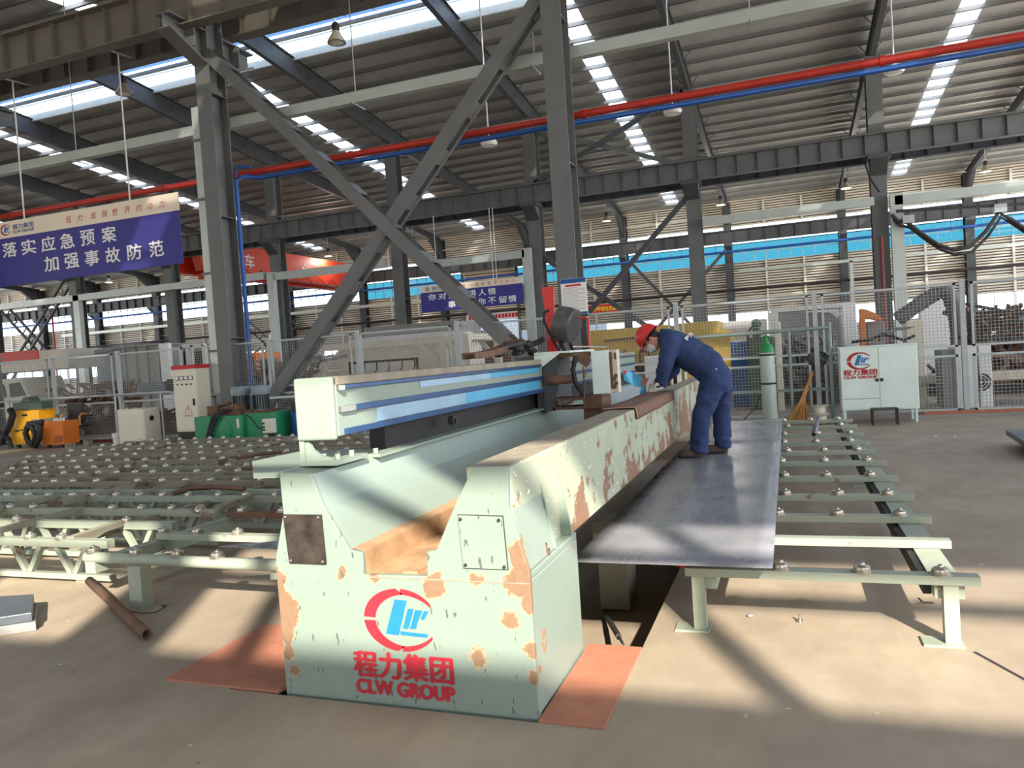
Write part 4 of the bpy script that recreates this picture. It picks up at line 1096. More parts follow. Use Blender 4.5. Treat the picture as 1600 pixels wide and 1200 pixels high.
m = MB(); m.tube([atz(270, 771, ZT+.03), atz(300, 763, ZT+.035), atz(335, 761, ZT+.035), atz(382, 764, ZT+.03)], .028, 8)
tag(m.build('ribbed_bar', 'rust'), 'rusty ribbed bar lying on the big left roller-ball table', 'bar')
m = MB(); m.tube([atz(370, 716, ZT+.08), atz(410, 709, ZT+.085), atz(440, 706, ZT+.08)], .025, 8)
tag(m.build('ribbed_bar', 'rust'), 'rusty bar far back on the left roller-ball table beside the gantry foot', 'bar')
# loose things on the floor at left
m = MB(); m.pipe((-3.89, 3.63, .036), (-5.45, 4.56, .036), .034, .027, 18)
tag(m.build('loose_pipe', 'rust'), 'rusty hollow pipe lying on the floor at lower left', 'pipe')
for k, (z0, z1, dx) in enumerate(((0, .062, 0), (.064, .122, -.03))):
    p = [(-4.885+dx, 3.63), (-5.30+dx, 3.98), (-6.5, 3.7), (-6.2, 2.6), (-4.9+dx, 3.2)]
    p = [(-4.86+dx, 3.63), (-5.28+dx, 3.97), (-6.5, 3.55), (-5.8, 2.9)]
    m = MB(); m.prism([(x, y, z0) for x, y in p], (0, 0, z1-z0))
    tag(m.build('steel_slab', 'plate_side' if k == 0 else 'plate_grey', None, bevel=.004), ['thick pale slab on the floor at the left edge, bottom of two', 'thick grey slab at the left edge, top of two'][k], 'steel slab', 'slabs at the left edge')
a = [atz(1573, 672, .2), atz(1618, 702, .2)]
x0 = a[0].x
m = MB(); m.prism([(2.72, 11.96, .13), (2.62, 10.55, .13), (4.2, 10.4, .13), (4.35, 12.1, .13)], (0, 0, .07)); m.build
tag(m.build('steel_plate', 'plate_grey', None, bevel=.005), 'grey steel plate on a block at the right edge of the floor', 'steel plate')
m = MB(); m.box(2.86, 4.2, 10.7, 11.75, 0, .13); tag(m.build('support_block', 'plate_grey'), 'grey block carrying the plate at the right edge', 'block')
for i, (u, v) in enumerate(((1250, 972), (1172, 964), (1444, 944), (96, 1040), (1462, 682), (1492, 683))):
    p = atz(u, v); m = MB(); 
    if i == 0: m.lathe([(.018, 0), (.018, .014), (.008, .015), (.008, .045), (0, .045)], p, 6)
    elif i == 2:
        for k in range(3): m.tube([p+Vector((0, 0, .01)), p+Vector((.05*math.cos(k*2.1), .05*math.sin(k*2.1), .012+.01*k))], .005, 6)
    else: m.ell(p+Vector((0, 0, .008)), (.02, .016, .01), 7, 5)
    tag(m.build(['bolt', 'pebble', 'metal_chip', 'pebble', 'paper_scrap', 'paper_scrap'][i], ['steel', 'plate_side', 'dark', 'plate_side', 'letter_white', 'letter_white'][i]),
        ['small bolt standing on the floor by the front conveyor leg', 'pale pebble on the floor right of the front conveyor leg', 'dark metal chip on the floor under the right table corner', 'pale pebble on the floor by the left slab joint', 'white scrap on the far right floor, left one of a pair', 'white scrap on the far right floor, right one of a pair'][i], 'debris')
m = MB(); p0 = atz(205, 956, .012); m.tube([p0, atz(225, 958, .012), atz(243, 957, .014), atz(256, 950, .02)], .004, 6)
for k in range(5): m.tube([atz(256, 950, .02), atz(252+3*k, 945-k % 2*2, .04)], .003, 5)
tag(m.build('frayed_wire', 'dark'), 'thin wire with a frayed end by the leg of the small left table', 'wire')
# ================================================================ FENCE
FYc = 16.0
def fence_panel(x0, x1, lab, z0=.10, zm=1.22, z1=2.46, kind='both'):
    r = thing('mesh_fence', lab, 'fence panel', ((x0+x1)/2, FYc, z0), 'wire mesh fence panels')
    for nm, a, b in (('lower_frame', z0, zm-.08), ('upper_frame', zm+.06, z1)):
        m = MB(); t = .042
        m.box(x0, x0+t, FYc-.02, FYc+.02, a, b); m.box(x1-t, x1, FYc-.02, FYc+.02, a, b)
        m.box(x0, x1, FYc-.02, FYc+.02, a, a+t); m.box(x0, x1, FYc-.02, FYc+.02, b-t, b)
        f = m.build(nm, 'fence', r)
        w = MB(); s = .003
        n = int((x1-x0)/.062)
        for i in range(1, n): x = x0+(x1-x0)*i/n; w.box(x-s, x+s, FYc-s, FYc+s, a, b)
        n = int((b-a)/.062)
        for i in range(1, n): z = a+(b-a)*i/n; w.box(x0, x1, FYc-s, FYc+s, z-s, z+s)
        w.build('wire_mesh', 'wire', f)
posts = [-22.4, -19.92, -17.45, -14.98, -12.38, -9.80, -7.15, -4.75, -2.16, .52, 3.05, 5.6]
names = ['at the left edge behind the yellow welder', 'behind the black office chair', 'left of the tall electric cabinet', 'between electric cabinet and near tray column', 'just right of the tray column',
         'behind the gantry end cap', 'in front of the cream tank frame', 'behind the left gantry half below the small banner', 'right of the poster column, behind the helmet', 'behind the worker and gas cylinder', 'behind the pale green cabinet', 'at the right edge with the vent panel behind']
for i in range(len(posts)-1):
    a, b = posts[i]+.12, posts[i+1]-.12
    if i == 3: b = -14.12
    if i == 4: a, b = -12.26, -9.92
    if i == 6: a, b = -7.03, -4.7
    if i == 7: a, b = -4.05, -2.28
    fence_panel(a, b, 'grey wire mesh fence panel '+names[i])
fence_panel(-13.68, -12.5, 'narrow grey wire mesh fence panel at the blue pipe, right of the tray column')
for i, x in enumerate(posts):
    if x in (-4.75, -22.4): continue
    m = MB(); m.box(x-.045, x+.045, FYc+.03, FYc+.12, 0, 2.52); m.box(x-.1, x+.1, FYc-.02, FYc+.16, 0, .015)
    tag(m.build('fence_post', 'fence'), 'square grey fence post, %s from the left' % ORD[i], 'fence post', 'fence posts')
m = MB(); m.box(2.2, 7.5, 15.85, 15.95, 0, .05); tag(m.build('kerb', 'grey_box'), 'low dark concrete kerb under the right fence', 'kerb', kind='structure')
m = MB(); m.box(2.3, 7.5, 15.88, 15.98, .05, .11); tag(m.build('red_bar', 'red_plate'), 'red oxide bar lying along the foot of the right fence', 'bar')
m = MB(); m.box(-19.6, -17.7, 15.96, 16.04, .01, .09); tag(m.build('red_bar', 'red_dark'), 'dark red bar along the foot of the left fence', 'bar')
# handrail pipes in front of the fence
m = MB(); q = at(1060, 494, 15.6); p = at(1247, 481, 15.6); m.tube([(-2.1, 15.7, 1.78), (.75, 15.7, 1.80)], .035, 8)
m.tube([(.75, 15.7, 1.9), (.75, 15.7, .0)], .035, 8); m.tube([(.02, 15.7, 1.8), (.02, 15.7, .0)], .03, 8); m.bar((-2.1, 15.92, .62), (.75, 15.92, .62), .03, .06)
tag(m.build('green_rail', 'rail'), 'pale green pipe rail in front of the fence behind the worker', 'rail')
m = MB(); p = at(40, 632, 15.4); m.tube([(-21.5, 15.75, 1.32), (-15.4, 15.75, 1.32), (-15.25, 15.75, 1.25), (-15.22, 15.75, 1.0)], .03, 8)
for x in (-21.4, -17.3, -15.7): m.tube([(x, 15.75, 1.3), (x, 15.75, 0)], .028, 8)
tag(m.build('pipe_rail', 'galv'), 'grey pipe rail in front of the left fence', 'rail')
m = MB(); m.bar((-12.3, 15.6, 1.02), (-8.9, 15.6, 1.05), .09, .05); tag(m.build('rail_bar', 'cab_green'), 'grey green flat rail beyond the hydraulic unit', 'rail')

# ================================================================ RIGHT SIDE THINGS
# steel cabinet with the emblem
cx0, cx1, cy, cz0, cz1 = .875, 2.15, 15.2, .235, 1.40
cb2 = thing('steel_cabinet', 'pale green two-door steel cabinet with red emblem, on short legs', 'cabinet', ((cx0+cx1)/2, cy, 0))
m = MB(); m.box(cx0, cx1, cy, cy+.55, cz0, cz1); m.box(cx0-.01, cx1+.01, cy-.02, cy+.56, cz1-.015, cz1+.01); m.build('body', 'cab_green', cb2, bevel=.008)
xm = cx0+.64
for a, b in ((cx0+.01, xm-.004), (xm+.004, cx1-.01)):
    m = MB(); m.box(a, b, cy-.018, cy, cz0+.02, cz1-.03); d = m.build('door', 'cab_green', cb2, bevel=.004)
    hx = xm-.04 if a < xm-.1 else xm+.04
    m = MB(); m.box(hx-.025, hx+.025, cy-.035, cy-.018, cz0+.52, cz0+.58); m.build('latch', 'dark', d)
    if a < xm-.1:
        dd = d
        m = MB(); m.box(a, b, cy-.0195, cy-.018, cz0+.215, cz0+.222); m.build('seam', 'dark', d)
for x in (cx0+.03, cx1-.07):
    for y in (cy+.01, cy+.48):
        m = MB(); m.box(x, x+.04, y, y+.04, 0, cz0); m.build('leg', 'cab_green', cb2)
logo(cb2, cx0+.315, 1.145, cy-.0185, .40)
lettering('程力集团', 'stencil_red', cb2, (cx0+.05, cy-.0195, .885), .56, .105, fat=.006, name='stencil_characters')
lettering('CLW GROUP', 'stencil_red', cb2, (cx0+.05, cy-.0195, .825), .56, .045, fat=.006, name='stencil_letters')
# stool
st = thing('step_stool', 'small black iron stool in front of the pale green cabinet', 'stool', (1.55, 14.9, 0))
m = MB(); m.box(1.33, 1.76, 14.78, 15.05, .275, .295); m.build('seat', 'dark', st)
for x in (1.345, 1.745):
    for y in (14.8, 15.03): m = MB(); m.box(x-.014, x+.014, y-.014, y+.014, 0, .275); m.build('leg', 'dark', st)
# gas cylinder
gc = thing('gas_cylinder', 'tall grey gas cylinder with a green shoulder by the fence', 'gas cylinder', (-.385, 15.1, 0))
m = MB(); m.lathe([(.125, 0), (.135, .02), (.135, 1.40)], (-.385, 15.1, 0), 24); m.build('body', 'cyl_grey', gc)
m = MB(); m.lathe([(.135, 1.40), (.13, 1.47), (.10, 1.54), (.055, 1.58), (.05, 1.62), (0, 1.62)], (-.385, 15.1, 0), 24); m.build('shoulder', 'cyl_green', gc)
m = MB(); m.lathe([(.03, 1.62), (.03, 1.68), (.015, 1.69), (.015, 1.74), (0, 1.74)], (-.385, 15.1, 0), 12); m.tube([(-.45, 15.1, 1.70), (-.32, 15.1, 1.70)], .015, 8); m.build('valve', 'cyl_green', gc)
m = MB()
for z in (.82, 1.36): m.lathe([(.137, z-.018), (.143, z-.015), (.143, z+.015), (.137, z+.018)], (-.385, 15.1, 0), 24)
m.build('rubber_ring', 'black', gc)
# straw broom
br = thing('straw_broom', 'straw broom with bristles down, leaning on the fence right of the gas cylinder', 'broom', (.12, 15.6, 0))
m = MB(); m.tube([(.20, 15.63, .42), (.30, 15.7, .68), (.42, 15.8, .97)], [.05, .032, .022], 10); m.build('handle', 'wood', br)
m = MB(); random.seed(11)
for i in range(150):
    a = random.uniform(-1, 1); b = random.uniform(-1, 1)
    top = Vector((.22+.035*a, 15.64+.03*b, .46)); bot = Vector((.09+.20*a, 15.52+.09*b, .02+.03*random.random()+.03*a))
    m.tube([top, top.lerp(bot, .5)+Vector((.02*a, 0, 0)), bot], .007, 4, True)
m.build('bristles', 'wood', br)
for k, z in enumerate((0, .17)):
    r = thing('wire_spool', ['empty cream wire spool on the floor by the broom, lower of two', 'empty cream wire spool by the broom, upper of two'][k], 'wire spool', (.50, 15.35, z+.02), 'stacked wire spools')
    m = MB(); m.lathe([(.16, 0), (.16, .012), (.105, .014), (.105, .145), (.16, .147), (.16, .16), (.05, .16)], (.50, 15.35, z+.02), 22); m.build('reel', 'spool', r)
    m = MB(); m.lathe([(.106, .03), (.108, .04), (.108, .12), (.106, .13)], (.50, 15.35, z+.02), 22); m.build('wrapping', 'cream', r)
m = MB(); m.tube([(-.53, 14.97, .62), (-.62, 14.6, .42), (-.85, 14.1, .2), (-1.0, 13.6, .10), (-1.05, 13.4, .02)], .012, 6)
tag(m.build('gas_hose', 'black'), 'thin black hose trailing from the gas cylinder to the floor', 'hose')
m = MB(); m.tube([(-.98, 13.5, .28), (-.88, 13.4, .14)], .018, 6); tag(m.build('torch_stub', 'letter_white'), 'small white nozzle beside the black hose behind the worker', 'nozzle')

# ================================================================ LEFT SIDE THINGS
def box_thing(name, lab, cat, x0, x1, y0, y1, z0, z1, mat, group=None, bevel=.015):
    r = thing(name, lab, cat, ((x0+x1)/2, (y0+y1)/2, z0), group)
    m = MB(); m.box(x0, x1, y0, y1, z0, z1); m.build('body', mat, r, bevel=bevel); return r
# tall electric cabinet
e = box_thing('electric_cabinet', 'tall cream electric cabinet with a red top band left of the tray column', 'electric cabinet', -14.82, -14.08, 15.3, 15.8, .28, 1.9, 'cream')
m = MB(); m.box(-14.83, -14.07, 15.28, 15.81, 1.88, 1.98); m.build('top_band', 'letter_red', e)
m = MB(); m.box(-14.80, -14.10, 15.285, 15.3, .32, 1.86); d = m.build('door', 'cream', e, bevel=.004)
for i in range(4):
    m = MB(); x = -14.72+i*.145; m.box(x, x+.12, 15.27, 15.286, 1.60, 1.70); g_ = m.build('meter', 'dark', d)
    m = MB(); m.box(x+.012, x+.108, 15.267, 15.271, 1.615, 1.69); m.build('dial', 'letter_white', g_)
    m = MB(); m.lathe([(.022, 0), (.022, .02), (0, .02)], (x+.06, 15.286, 1.49), 10, (0, -1, 0)); m.build('switch', 'black' if i else 'rust', d)
m = MB(); m.box(-14.2, -14.15, 15.26, 15.286, .95, 1.12); m.build('handle', 'black', d)
m = MB(); T_ = [(-14.5, .75), (-14.38, .96), (-14.26, .75)]
for (a, b), (c_, d_) in zip(T_, T_[1:]+T_[:1]): m.bar((a, 15.283, b), (c_, 15.283, d_), .004, .014, (0, 1, 0))
m.prism([(-14.385, 15.283, .93), (-14.365, 15.283, .86), (-14.38, 15.283, .86), (-14.375, 15.283, .78), (-14.395, 15.283, .87), (-14.38, 15.283, .87)], (0, .002, 0))
m.build('warning_triangle', 'letter_red', d); lettering('有电危险', 'letter_red', d, (-14.52, 15.284, .66), .28, .06)
m = MB(); m.box(-14.8, -14.1, 15.32, 15.78, 0, .28); m.build('plinth', 'dark', e)
# low cream cabinet
e = box_thing('control_cabinet', 'low cream control cabinet in front of the fence gate', 'control cabinet', -16.78, -15.88, 15.3, 15.85, .02, .93, 'cream')
m = MB(); m.box(-16.76, -15.9, 15.285, 15.3, .05, .82); m.build('door', 'cream', e, bevel=.004)
m = MB(); m.lathe([(.07, 0), (.07, .02), (.04, .03), (0, .03)], (-15.88, 15.55, .66), 14, (1, 0, 0)); m.build('vent', 'black', e)
for x in (-16.6, -16.3, -16.0): m = MB(); m.lathe([(.02, 0), (.02, .03), (0, .03)], (x, 15.45, .93), 8); m.build('button', 'letter_white', e)
# bucket
b = thing('paint_bucket', 'white plastic bucket on the floor left of the low cream cabinet', 'bucket', (-17.1, 15.6, 0))
m = MB(); m.lathe([(.11, 0), (.14, .28), (.145, .28), (.145, .30), (.12, .30), (.1, .05), (0, .04)], (-17.05, 15.5, 0), 18); m.build('body', 'letter_white', b)
m = MB(); m.tube([(-17.19, 15.5, .27), (-17.2, 15.4, .2), (-17.05, 15.35, .15), (-16.9, 15.4, .2), (-16.91, 15.5, .27)], .006, 6); m.build('handle', 'steel', b)
# hydraulic unit
h = thing('hydraulic_unit', 'green hydraulic power unit with two grey motors on top', 'hydraulic unit', (-12.5, 14.6, 0))
m = MB(); m.box(-13.22, -11.84, 14.2, 14.95, .06, .715); m.box(-11.84, -10.95, 14.3, 15.1, .06, .74); m.build('tank', 'green', h, bevel=.012)
m = MB(); m.lathe([(.29, 0), (.30, .008), (.28, .014), (0, .014)], (-12.42, 14.2, .37), 28, (0, -1, 0)); f = m.build('hatch', 'green', h)
m = MB()
for k in range(16): a = 2*PI*k/16; m.lathe([(.014, .012), (.014, .024), (0, .024)], (-12.42+.275*math.cos(a), 14.2, .37+.275*math.sin(a)), 6, (0, -1, 0))
m.build('hatch_bolts', 'dark', f)
m = MB(); m.box(-11.98, -11.92, 14.185, 14.2, .42, .64); m.build('level_gauge', 'cream', h)
for x in (-12.15, -11.58):
    m = MB(); m.lathe([(.16, .0), (.16, .36)], (x, 14.6, .80), 18); mo = m.build('motor', 'grey_motor', h)
    m = MB(); m.lathe([(.21, .36), (.215, .38), (.215, .55), (.2, .57), (0, .575)], (x, 14.6, .80), 22); m.build('fan_cover', 'grey_motor', mo)
    m = MB()
    for k in range(18): a = 2*PI*k/18; p = Vector((x+.17*math.cos(a), 14.6+.17*math.sin(a), 0)); m.box(p.x-.006, p.x+.006, p.y-.02, p.y+.02, .82, 1.15)
    m.build('fins', 'dark', mo)
m = MB(); m.box(-12.95, -11.3, 14.35, 14.9, .715, .80); m.box(-12.9, -12.6, 14.3, 14.5, .8, .95); m.box(-12.1, -11.95, 14.25, 14.4, .72, .98); m.tube([(-12.6, 14.4, .85), (-11.9, 14.4, .85)], .06, 10); m.tube([(-12.7, 14.45, .95), (-12.3, 14.4, 1.0)], .05, 8)
m.build('valve_block', 'rust', h)
m = MB()
for k in range(4): m.tube([(-12.45+.05*k, 14.3, .85), (-12.60+.05*k, 14.1, .70), (-12.78+.04*k, 14.12, .35), (-12.86+.03*k, 14.1, .05)], .022, 8)
m.build('hoses', 'black', h)
m = MB(); m.tube([(-11.7, 14.2, .72), (-11.5, 14.15, .6), (-11.4, 14.2, .4), (-11.1, 14.2, .42)], .015, 6); m.build('cable', 'black', h)
e = box_thing('terminal_box', 'small cream terminal box in front of the blue drum', 'box', -11.13, -10.86, 14.0, 14.15, .30, .62, 'cream', bevel=.01)
for z in (.36, .42, .5): m = MB(); m.box(-11.12, -11.06, 13.985, 14.0, z, z+.04); m.build('switch', 'black', e)
m = MB(); m.box(-11.1, -10.9, 14.05, 14.12, 0, .3); m.build('stand', 'dark', e)
b = thing('blue_drum', 'short blue steel drum between hydraulic unit and gantry', 'drum', (-10.55, 14.8, 0))
m = MB(); m.lathe([(.32, 0), (.32, .67), (.33, .68), (.32, .71), (.28, .71), (0, .70)], (-10.55, 14.8, .0), 26); m.build('shell', 'blue_drum', b)
m = MB(); m.box(-10.75, -10.35, 14.6, 15.0, .70, .95); m.tube([(-10.3, 14.7, .95), (-10.2, 14.7, .5)], .03, 6); m.lathe([(.05, 0), (.05, .02), (0, .02)], (-10.58, 14.6, .86), 12, (0, -1, 0)); m.build('pump_head', 'dark', b)
# yellow welding machine
y = thing('welding_machine', 'yellow welding machine with a green wire feeder on top, far left', 'welding machine', (-19.9, 15.2, 0))
m = MB(); m.prism([(-20.45, 15.0, .12), (-19.6, 15.0, .12), (-19.55, 15.0, .72), (-19.28, 15.0, .78), (-19.25, 15.0, 1.05), (-20.45, 15.0, 1.05)], (0, .5, 0)); bd = m.build('body', 'yellow', y, bevel=.012)
m = MB(); m.box(-19.56, -19.24, 14.99, 15.4, .45, .80); m.build('side_panel', 'grey_box', bd)
for q in ((-20.0, -19.65, .50, .54), (-20.2, -20.05, .48, .52), (-19.9, -19.7, .9, .95)): m = MB(); m.box(q[0], q[1], 14.985, 15.0, q[2], q[3]); m.build('dark_mark', 'black', bd)
m = MB(); m.box(-20.3, -19.2, 15.05, 15.4, 1.08, 1.28); m.prism([(-20.0, 15.05, 1.28), (-19.55, 15.05, 1.28), (-19.7, 15.05, 1.42), (-19.85, 15.05, 1.42)], (0, .3, 0)); m.build('wire_feeder', 'green_dark', y, bevel=.01)
m = MB(); m.tube([(-20.2, 14.9, 1.1), (-20.05, 14.85, .95), (-20.12, 14.8, .7), (-20.35, 14.8, .45), (-20.5, 14.8, .2)], .09, 10); m.tube([(-20.6, 14.8, .5), (-20.4, 14.75, .45), (-20.2, 14.8, .3), (-20.15, 14.8, .05)], .06, 8); m.build('cable', 'black', y)
for x in (-20.3, -19.7): m = MB(); m.lathe([(.06, 0), (.06, .06)], (x, 15.1, .07), 12, (0, 1, 0)); m.build('caster', 'black', y)
o_ = thing('welding_machine', 'orange welding machine with a black cable coil, beside the office chair', 'welding machine', (-18.8, 15.0, 0))
m = MB(); m.box(-19.15, -18.36, 14.95, 15.45, .09, .72); bd = m.build('body', 'orange', o_, bevel=.012)
m = MB(); m.tube([(-19.0, 14.9, .72), (-19.35, 14.75, .70), (-19.5, 14.75, .45), (-19.4, 14.75, .16), (-19.15, 14.75, .10), (-19.0, 14.75, .3), (-19.0, 14.8, .6), (-19.2, 14.75, .7)], .075, 10)
m.tube([(-19.1, 14.8, .68), (-19.4, 14.7, .6), (-19.42, 14.7, .3), (-19.2, 14.7, .15), (-19.08, 14.72, .4), (-19.2, 14.7, .62)], .06, 10); m.build('cable_coil', 'black', o_)
m = MB()
for k in range(4): m.lathe([(.03, 0), (.03, .08), (0, .08)], (-18.75+.11*k, 15.05, .72), 10)
m.build('sockets', 'letter_white', bd)
m = MB()
for k in range(5): m.bar((-18.75+.02*k, 14.945, .16+.035*k), (-18.5, 14.945, .15+.04*k), .004, .014); m.bar((-18.5, 14.945, .15+.04*k), (-18.37, 14.945, .20+.03*k), .004, .014)
m.build('flame_marks', 'black', bd)
for x in (-19.0, -18.5): m = MB(); m.lathe([(.05, 0), (.05, .05)], (x, 15.0, .05), 12, (0, 1, 0)); m.build('caster', 'black', o_)
# office chair
c = thing('office_chair', 'black leather office chair with wooden arms in front of the left fence', 'chair', (-18.7, 15.75, 0))
m = MB(); m.box(-19.05, -18.45, 15.5, 15.92, .48, .58); m.build('seat', 'chair_leather', c, bevel=.04)
m = MB(); m.prism([(-19.22, 15.8, .58), (-18.62, 15.8, .60), (-18.58, 15.8, 1.18), (-19.20, 15.8, 1.17)], (0, .09, 0)); m.build('backrest', 'chair_leather', c, bevel=.04)
for x in (-19.1, -18.4): m = MB(); m.tube([(x, 15.75, .85), (x+.02, 15.6, .87), (x+.03, 15.5, .80), (x+.02, 15.5, .55)], .025, 8); m.build('armrest', 'wood', c)
m = MB(); m.lathe([(.04, .1), (.04, .48)], (-18.75, 15.66, 0), 10)
for k in range(5): a = 2*PI*k/5; m.bar((-18.75, 15.66, .1), (-18.75+.26*math.cos(a), 15.66+.26*math.sin(a), .06), .04, .04)
m.build('base', 'black', c)
# small green stub posts on the floor near the big table
for i, (u, v) in enumerate(((106, 707), (134, 698))):
    p = atz(u, v); m = MB(); m.box(p.x-.09, p.x+.09, p.y, p.y+.15, 0, .22-.05*i); m.box(p.x-.6, p.x+.12, p.y-.05, p.y+.2, 0, .03)
    tag(m.build('floor_stub', 'conv_dusty'), ['short green steel stub on the floor before the orange welder', 'short grey steel stub on the floor below the office chair'][i], 'stub')

# ================================================================ THINGS BEHIND THE FENCE
def bbx(u0, u1, vt, vb, Y):
    """world extents of a picture region at depth Y"""
    uc = (u0+u1)/2; a = at(u0, vb, Y); b = at(u1, vb, Y); t = at(uc, vt, Y); c = at(uc, vb, Y)
    return a.x, b.x, c.z, t.z
def shell(name, lab, cat, u0, u1, vt, vb, Y, D, mat, ground=True, group=None):
    x0, x1, z0, z1 = bbx(u0, u1, vt, vb, Y)
    if ground: z0 = 0
    r = thing(name, lab, cat, ((x0+x1)/2, Y+D/2, z0), group)
    m = MB(); m.box(x0, x1, Y, Y+D, z0, z1); m.build('body', mat, r, bevel=.02)
    return r, x0, x1, z0, z1
# tank container
x0, x1, z0, z1 = bbx(503, 733, 530, 590, 20.5)
t = thing('tank_container', 'cream tank in a braced frame behind the fence over the gantry', 'tank container', ((x0+x1)/2, 21, 0))
m = MB(); zc = (z1+.25)/2+.2; R = (z1-.3)/2
m.lathe([(0, -.0), (R*.6, .05), (R*.95, .25), (R, .5), (R, x1-x0-1.0), (R*.95, x1-x0-.65), (R*.6, x1-x0-.45), (0, x1-x0-.4)], (x0+.2, 21.8, zc), 26, (1, 0, 0)); m.build('vessel', 'white_tank', t)
m = MB()
for yy in (20.5, 23):
    m.box(x0, x1, yy-.09, yy+.09, z1-.2, z1); m.box(x0, x1, yy-.09, yy+.09, .1, .3)
    for x in (x0, x1-.75, x1): m.box(x-.1, x+.1, yy-.1, yy+.1, .0, z1)
    for s, x in ((1, x0+.1), (-1, x1-.85), ): m.bar((x, yy, z1-.85), (x+s*.75, yy, z1-.15), .12, .12)
    m.bar((x1-.65, yy, z1-.1), (x1-.05, yy, z1-.8), .12, .12)
for x in (x0, x1): m.box(x-.09, x+.09, 20.5, 23, z1-.18, z1); 
m.build('frame', 'white_tank', t)
m = MB(); a0, a1, b0, b1 = bbx(548, 657, 562, 600, 18.2)
m.box(a0, a1, 18.15, 18.2, b1-.06, b1); m.box(a0, a0+.06, 18.15, 18.2, 0, b1); m.box(a1-.06, a1, 18.15, 18.2, 0, b1)
for k in range(5):
    x = a0+(a1-a0)*(.23+.18*k); m.tube([(x, 18.17, b1), (x, 18.17, b1-.22), (x-.08, 18.17, b1-.34)], .02, 6); m.tube([(x-.14, 18.17, b1-.5), (x, 18.17, b1-.33), (x+.14, 18.17, b1-.5)], .03, 6)
tag(m.build('hook_rack', 'dark'), 'dark iron rack with hanging hooks in front of the cream tank', 'rack')
# grey containers left
r, a0, a1, b0, b1 = shell('grey_container', 'grey steel box with rails behind the fence, left of the electric cabinet', 'container', 200, 252, 541, 612, 24, 3, 'grey_box')
m = MB()
for k in range(4): x = a0+(a1-a0)*k/3; m.box(x-.04, x+.04, 23.94, 24, .3, b1)
m.box(a0-.1, a1+.1, 23.9, 27, b1, b1+.08); m.build('ribs', 'grey_box', r)
r, a0, a1, b0, b1 = shell('grey_container', 'bluish grey steel box behind the fence post left of the larger grey box', 'container', 155, 200, 545, 625, 25, 3, 'plate_grey')
m = MB(); m.prism([(a0, 24.95, b1), (a1, 24.95, b1+.2), (a1, 24.95, b1), (a0, 24.95, b1-.2)], (0, 3, 0)); m.build('lid', 'plate_grey', r)
r, a0, a1, b0, b1 = shell('perforated_panel', 'white speckled panel behind the fence beside the large grey box', 'panel', 254, 268, 536, 612, 23.2, .2, 'letter_white')
r, a0, a1, b0, b1 = shell('frame_rack', 'white framed dark rack right of the speckled panel', 'rack', 290, 326, 543, 600, 24, 1, 'grey_box')
m = MB()
for x in (a0, (a0+a1)/2, a1): m.box(x-.08, x+.08, 23.85, 23.98, 0, b1+.1)
m.box(a0, a1, 23.85, 23.98, b1, b1+.15); m.build('frame', 'white_metal', r)
m = MB(); m.box(a0+.1, a1-.1, 23.9, 23.97, b1-1.0, b1-.15); m.build('opening', 'black', r)
r, a0, a1, b0, b1 = shell('grey_crate', 'grey green crate on the bench behind the fence, left of the electric cabinet', 'crate', 216, 258, 597, 614, 17.2, .8, 'plate_grey', False)
m = MB(); m.box(a1, a1+.7, 17.3, 18, b0, b1+.05); m.build('black_box', 'black', r)
m = MB(); m.box(a0-.8, a1+.9, 17.1, 18.2, b0-.08, b0); 
for x in (a0-.7, a1+.8): m.box(x-.04, x+.04, 17.15, 17.2, 0, b0-.08)
m.build('bench', 'grey_box', r)
# truck far left
x0, x1, z0, z1 = bbx(0, 76, 578, 655, 24)
t = thing('white_truck', 'white truck cab with dark side windows behind the fence at far left', 'truck', ((x0+x1)/2, 25, 0))
def pz(l, Y): return [at(u, v, Y) for u, v in l]
m = MB(); m.prism(pz([(-70, 604), (-70, 662), (62, 650), (66, 634), (58, 622), (44, 618), (33, 590), (-70, 598)], 24), (0, 2.0, 0)); m.build('cab', 'white_tank', t, bevel=.04)
for q in ([(-60, 606), (6, 601), (10, 621), (-60, 626)], [(14, 600), (30, 597), (40, 618), (16, 621)]):
    m = MB(); m.prism(pz(q, 23.97), (0, .028, 0)); m.build('window', 'black', t)
m = MB(); m.box(x0-4, x1+.8, 24.5, 26.5, 2.45, 3.3); m.build('load_body', 'white_tank', t)
m = MB(); m.box(x0-4, x1-.9, 24.45, 24.5, 2.95, 3.35); m.build('red_stripe', 'hat', t)
for x in (x0-1.5, x1-1.6): m = MB(); m.lathe([(.0, 0), (.45, 0), (.5, .05), (.5, .3), (.45, .35), (0, .35)], (x, 23.95, .5), 20, (0, 1, 0)); m.build('wheel', 'black', t)
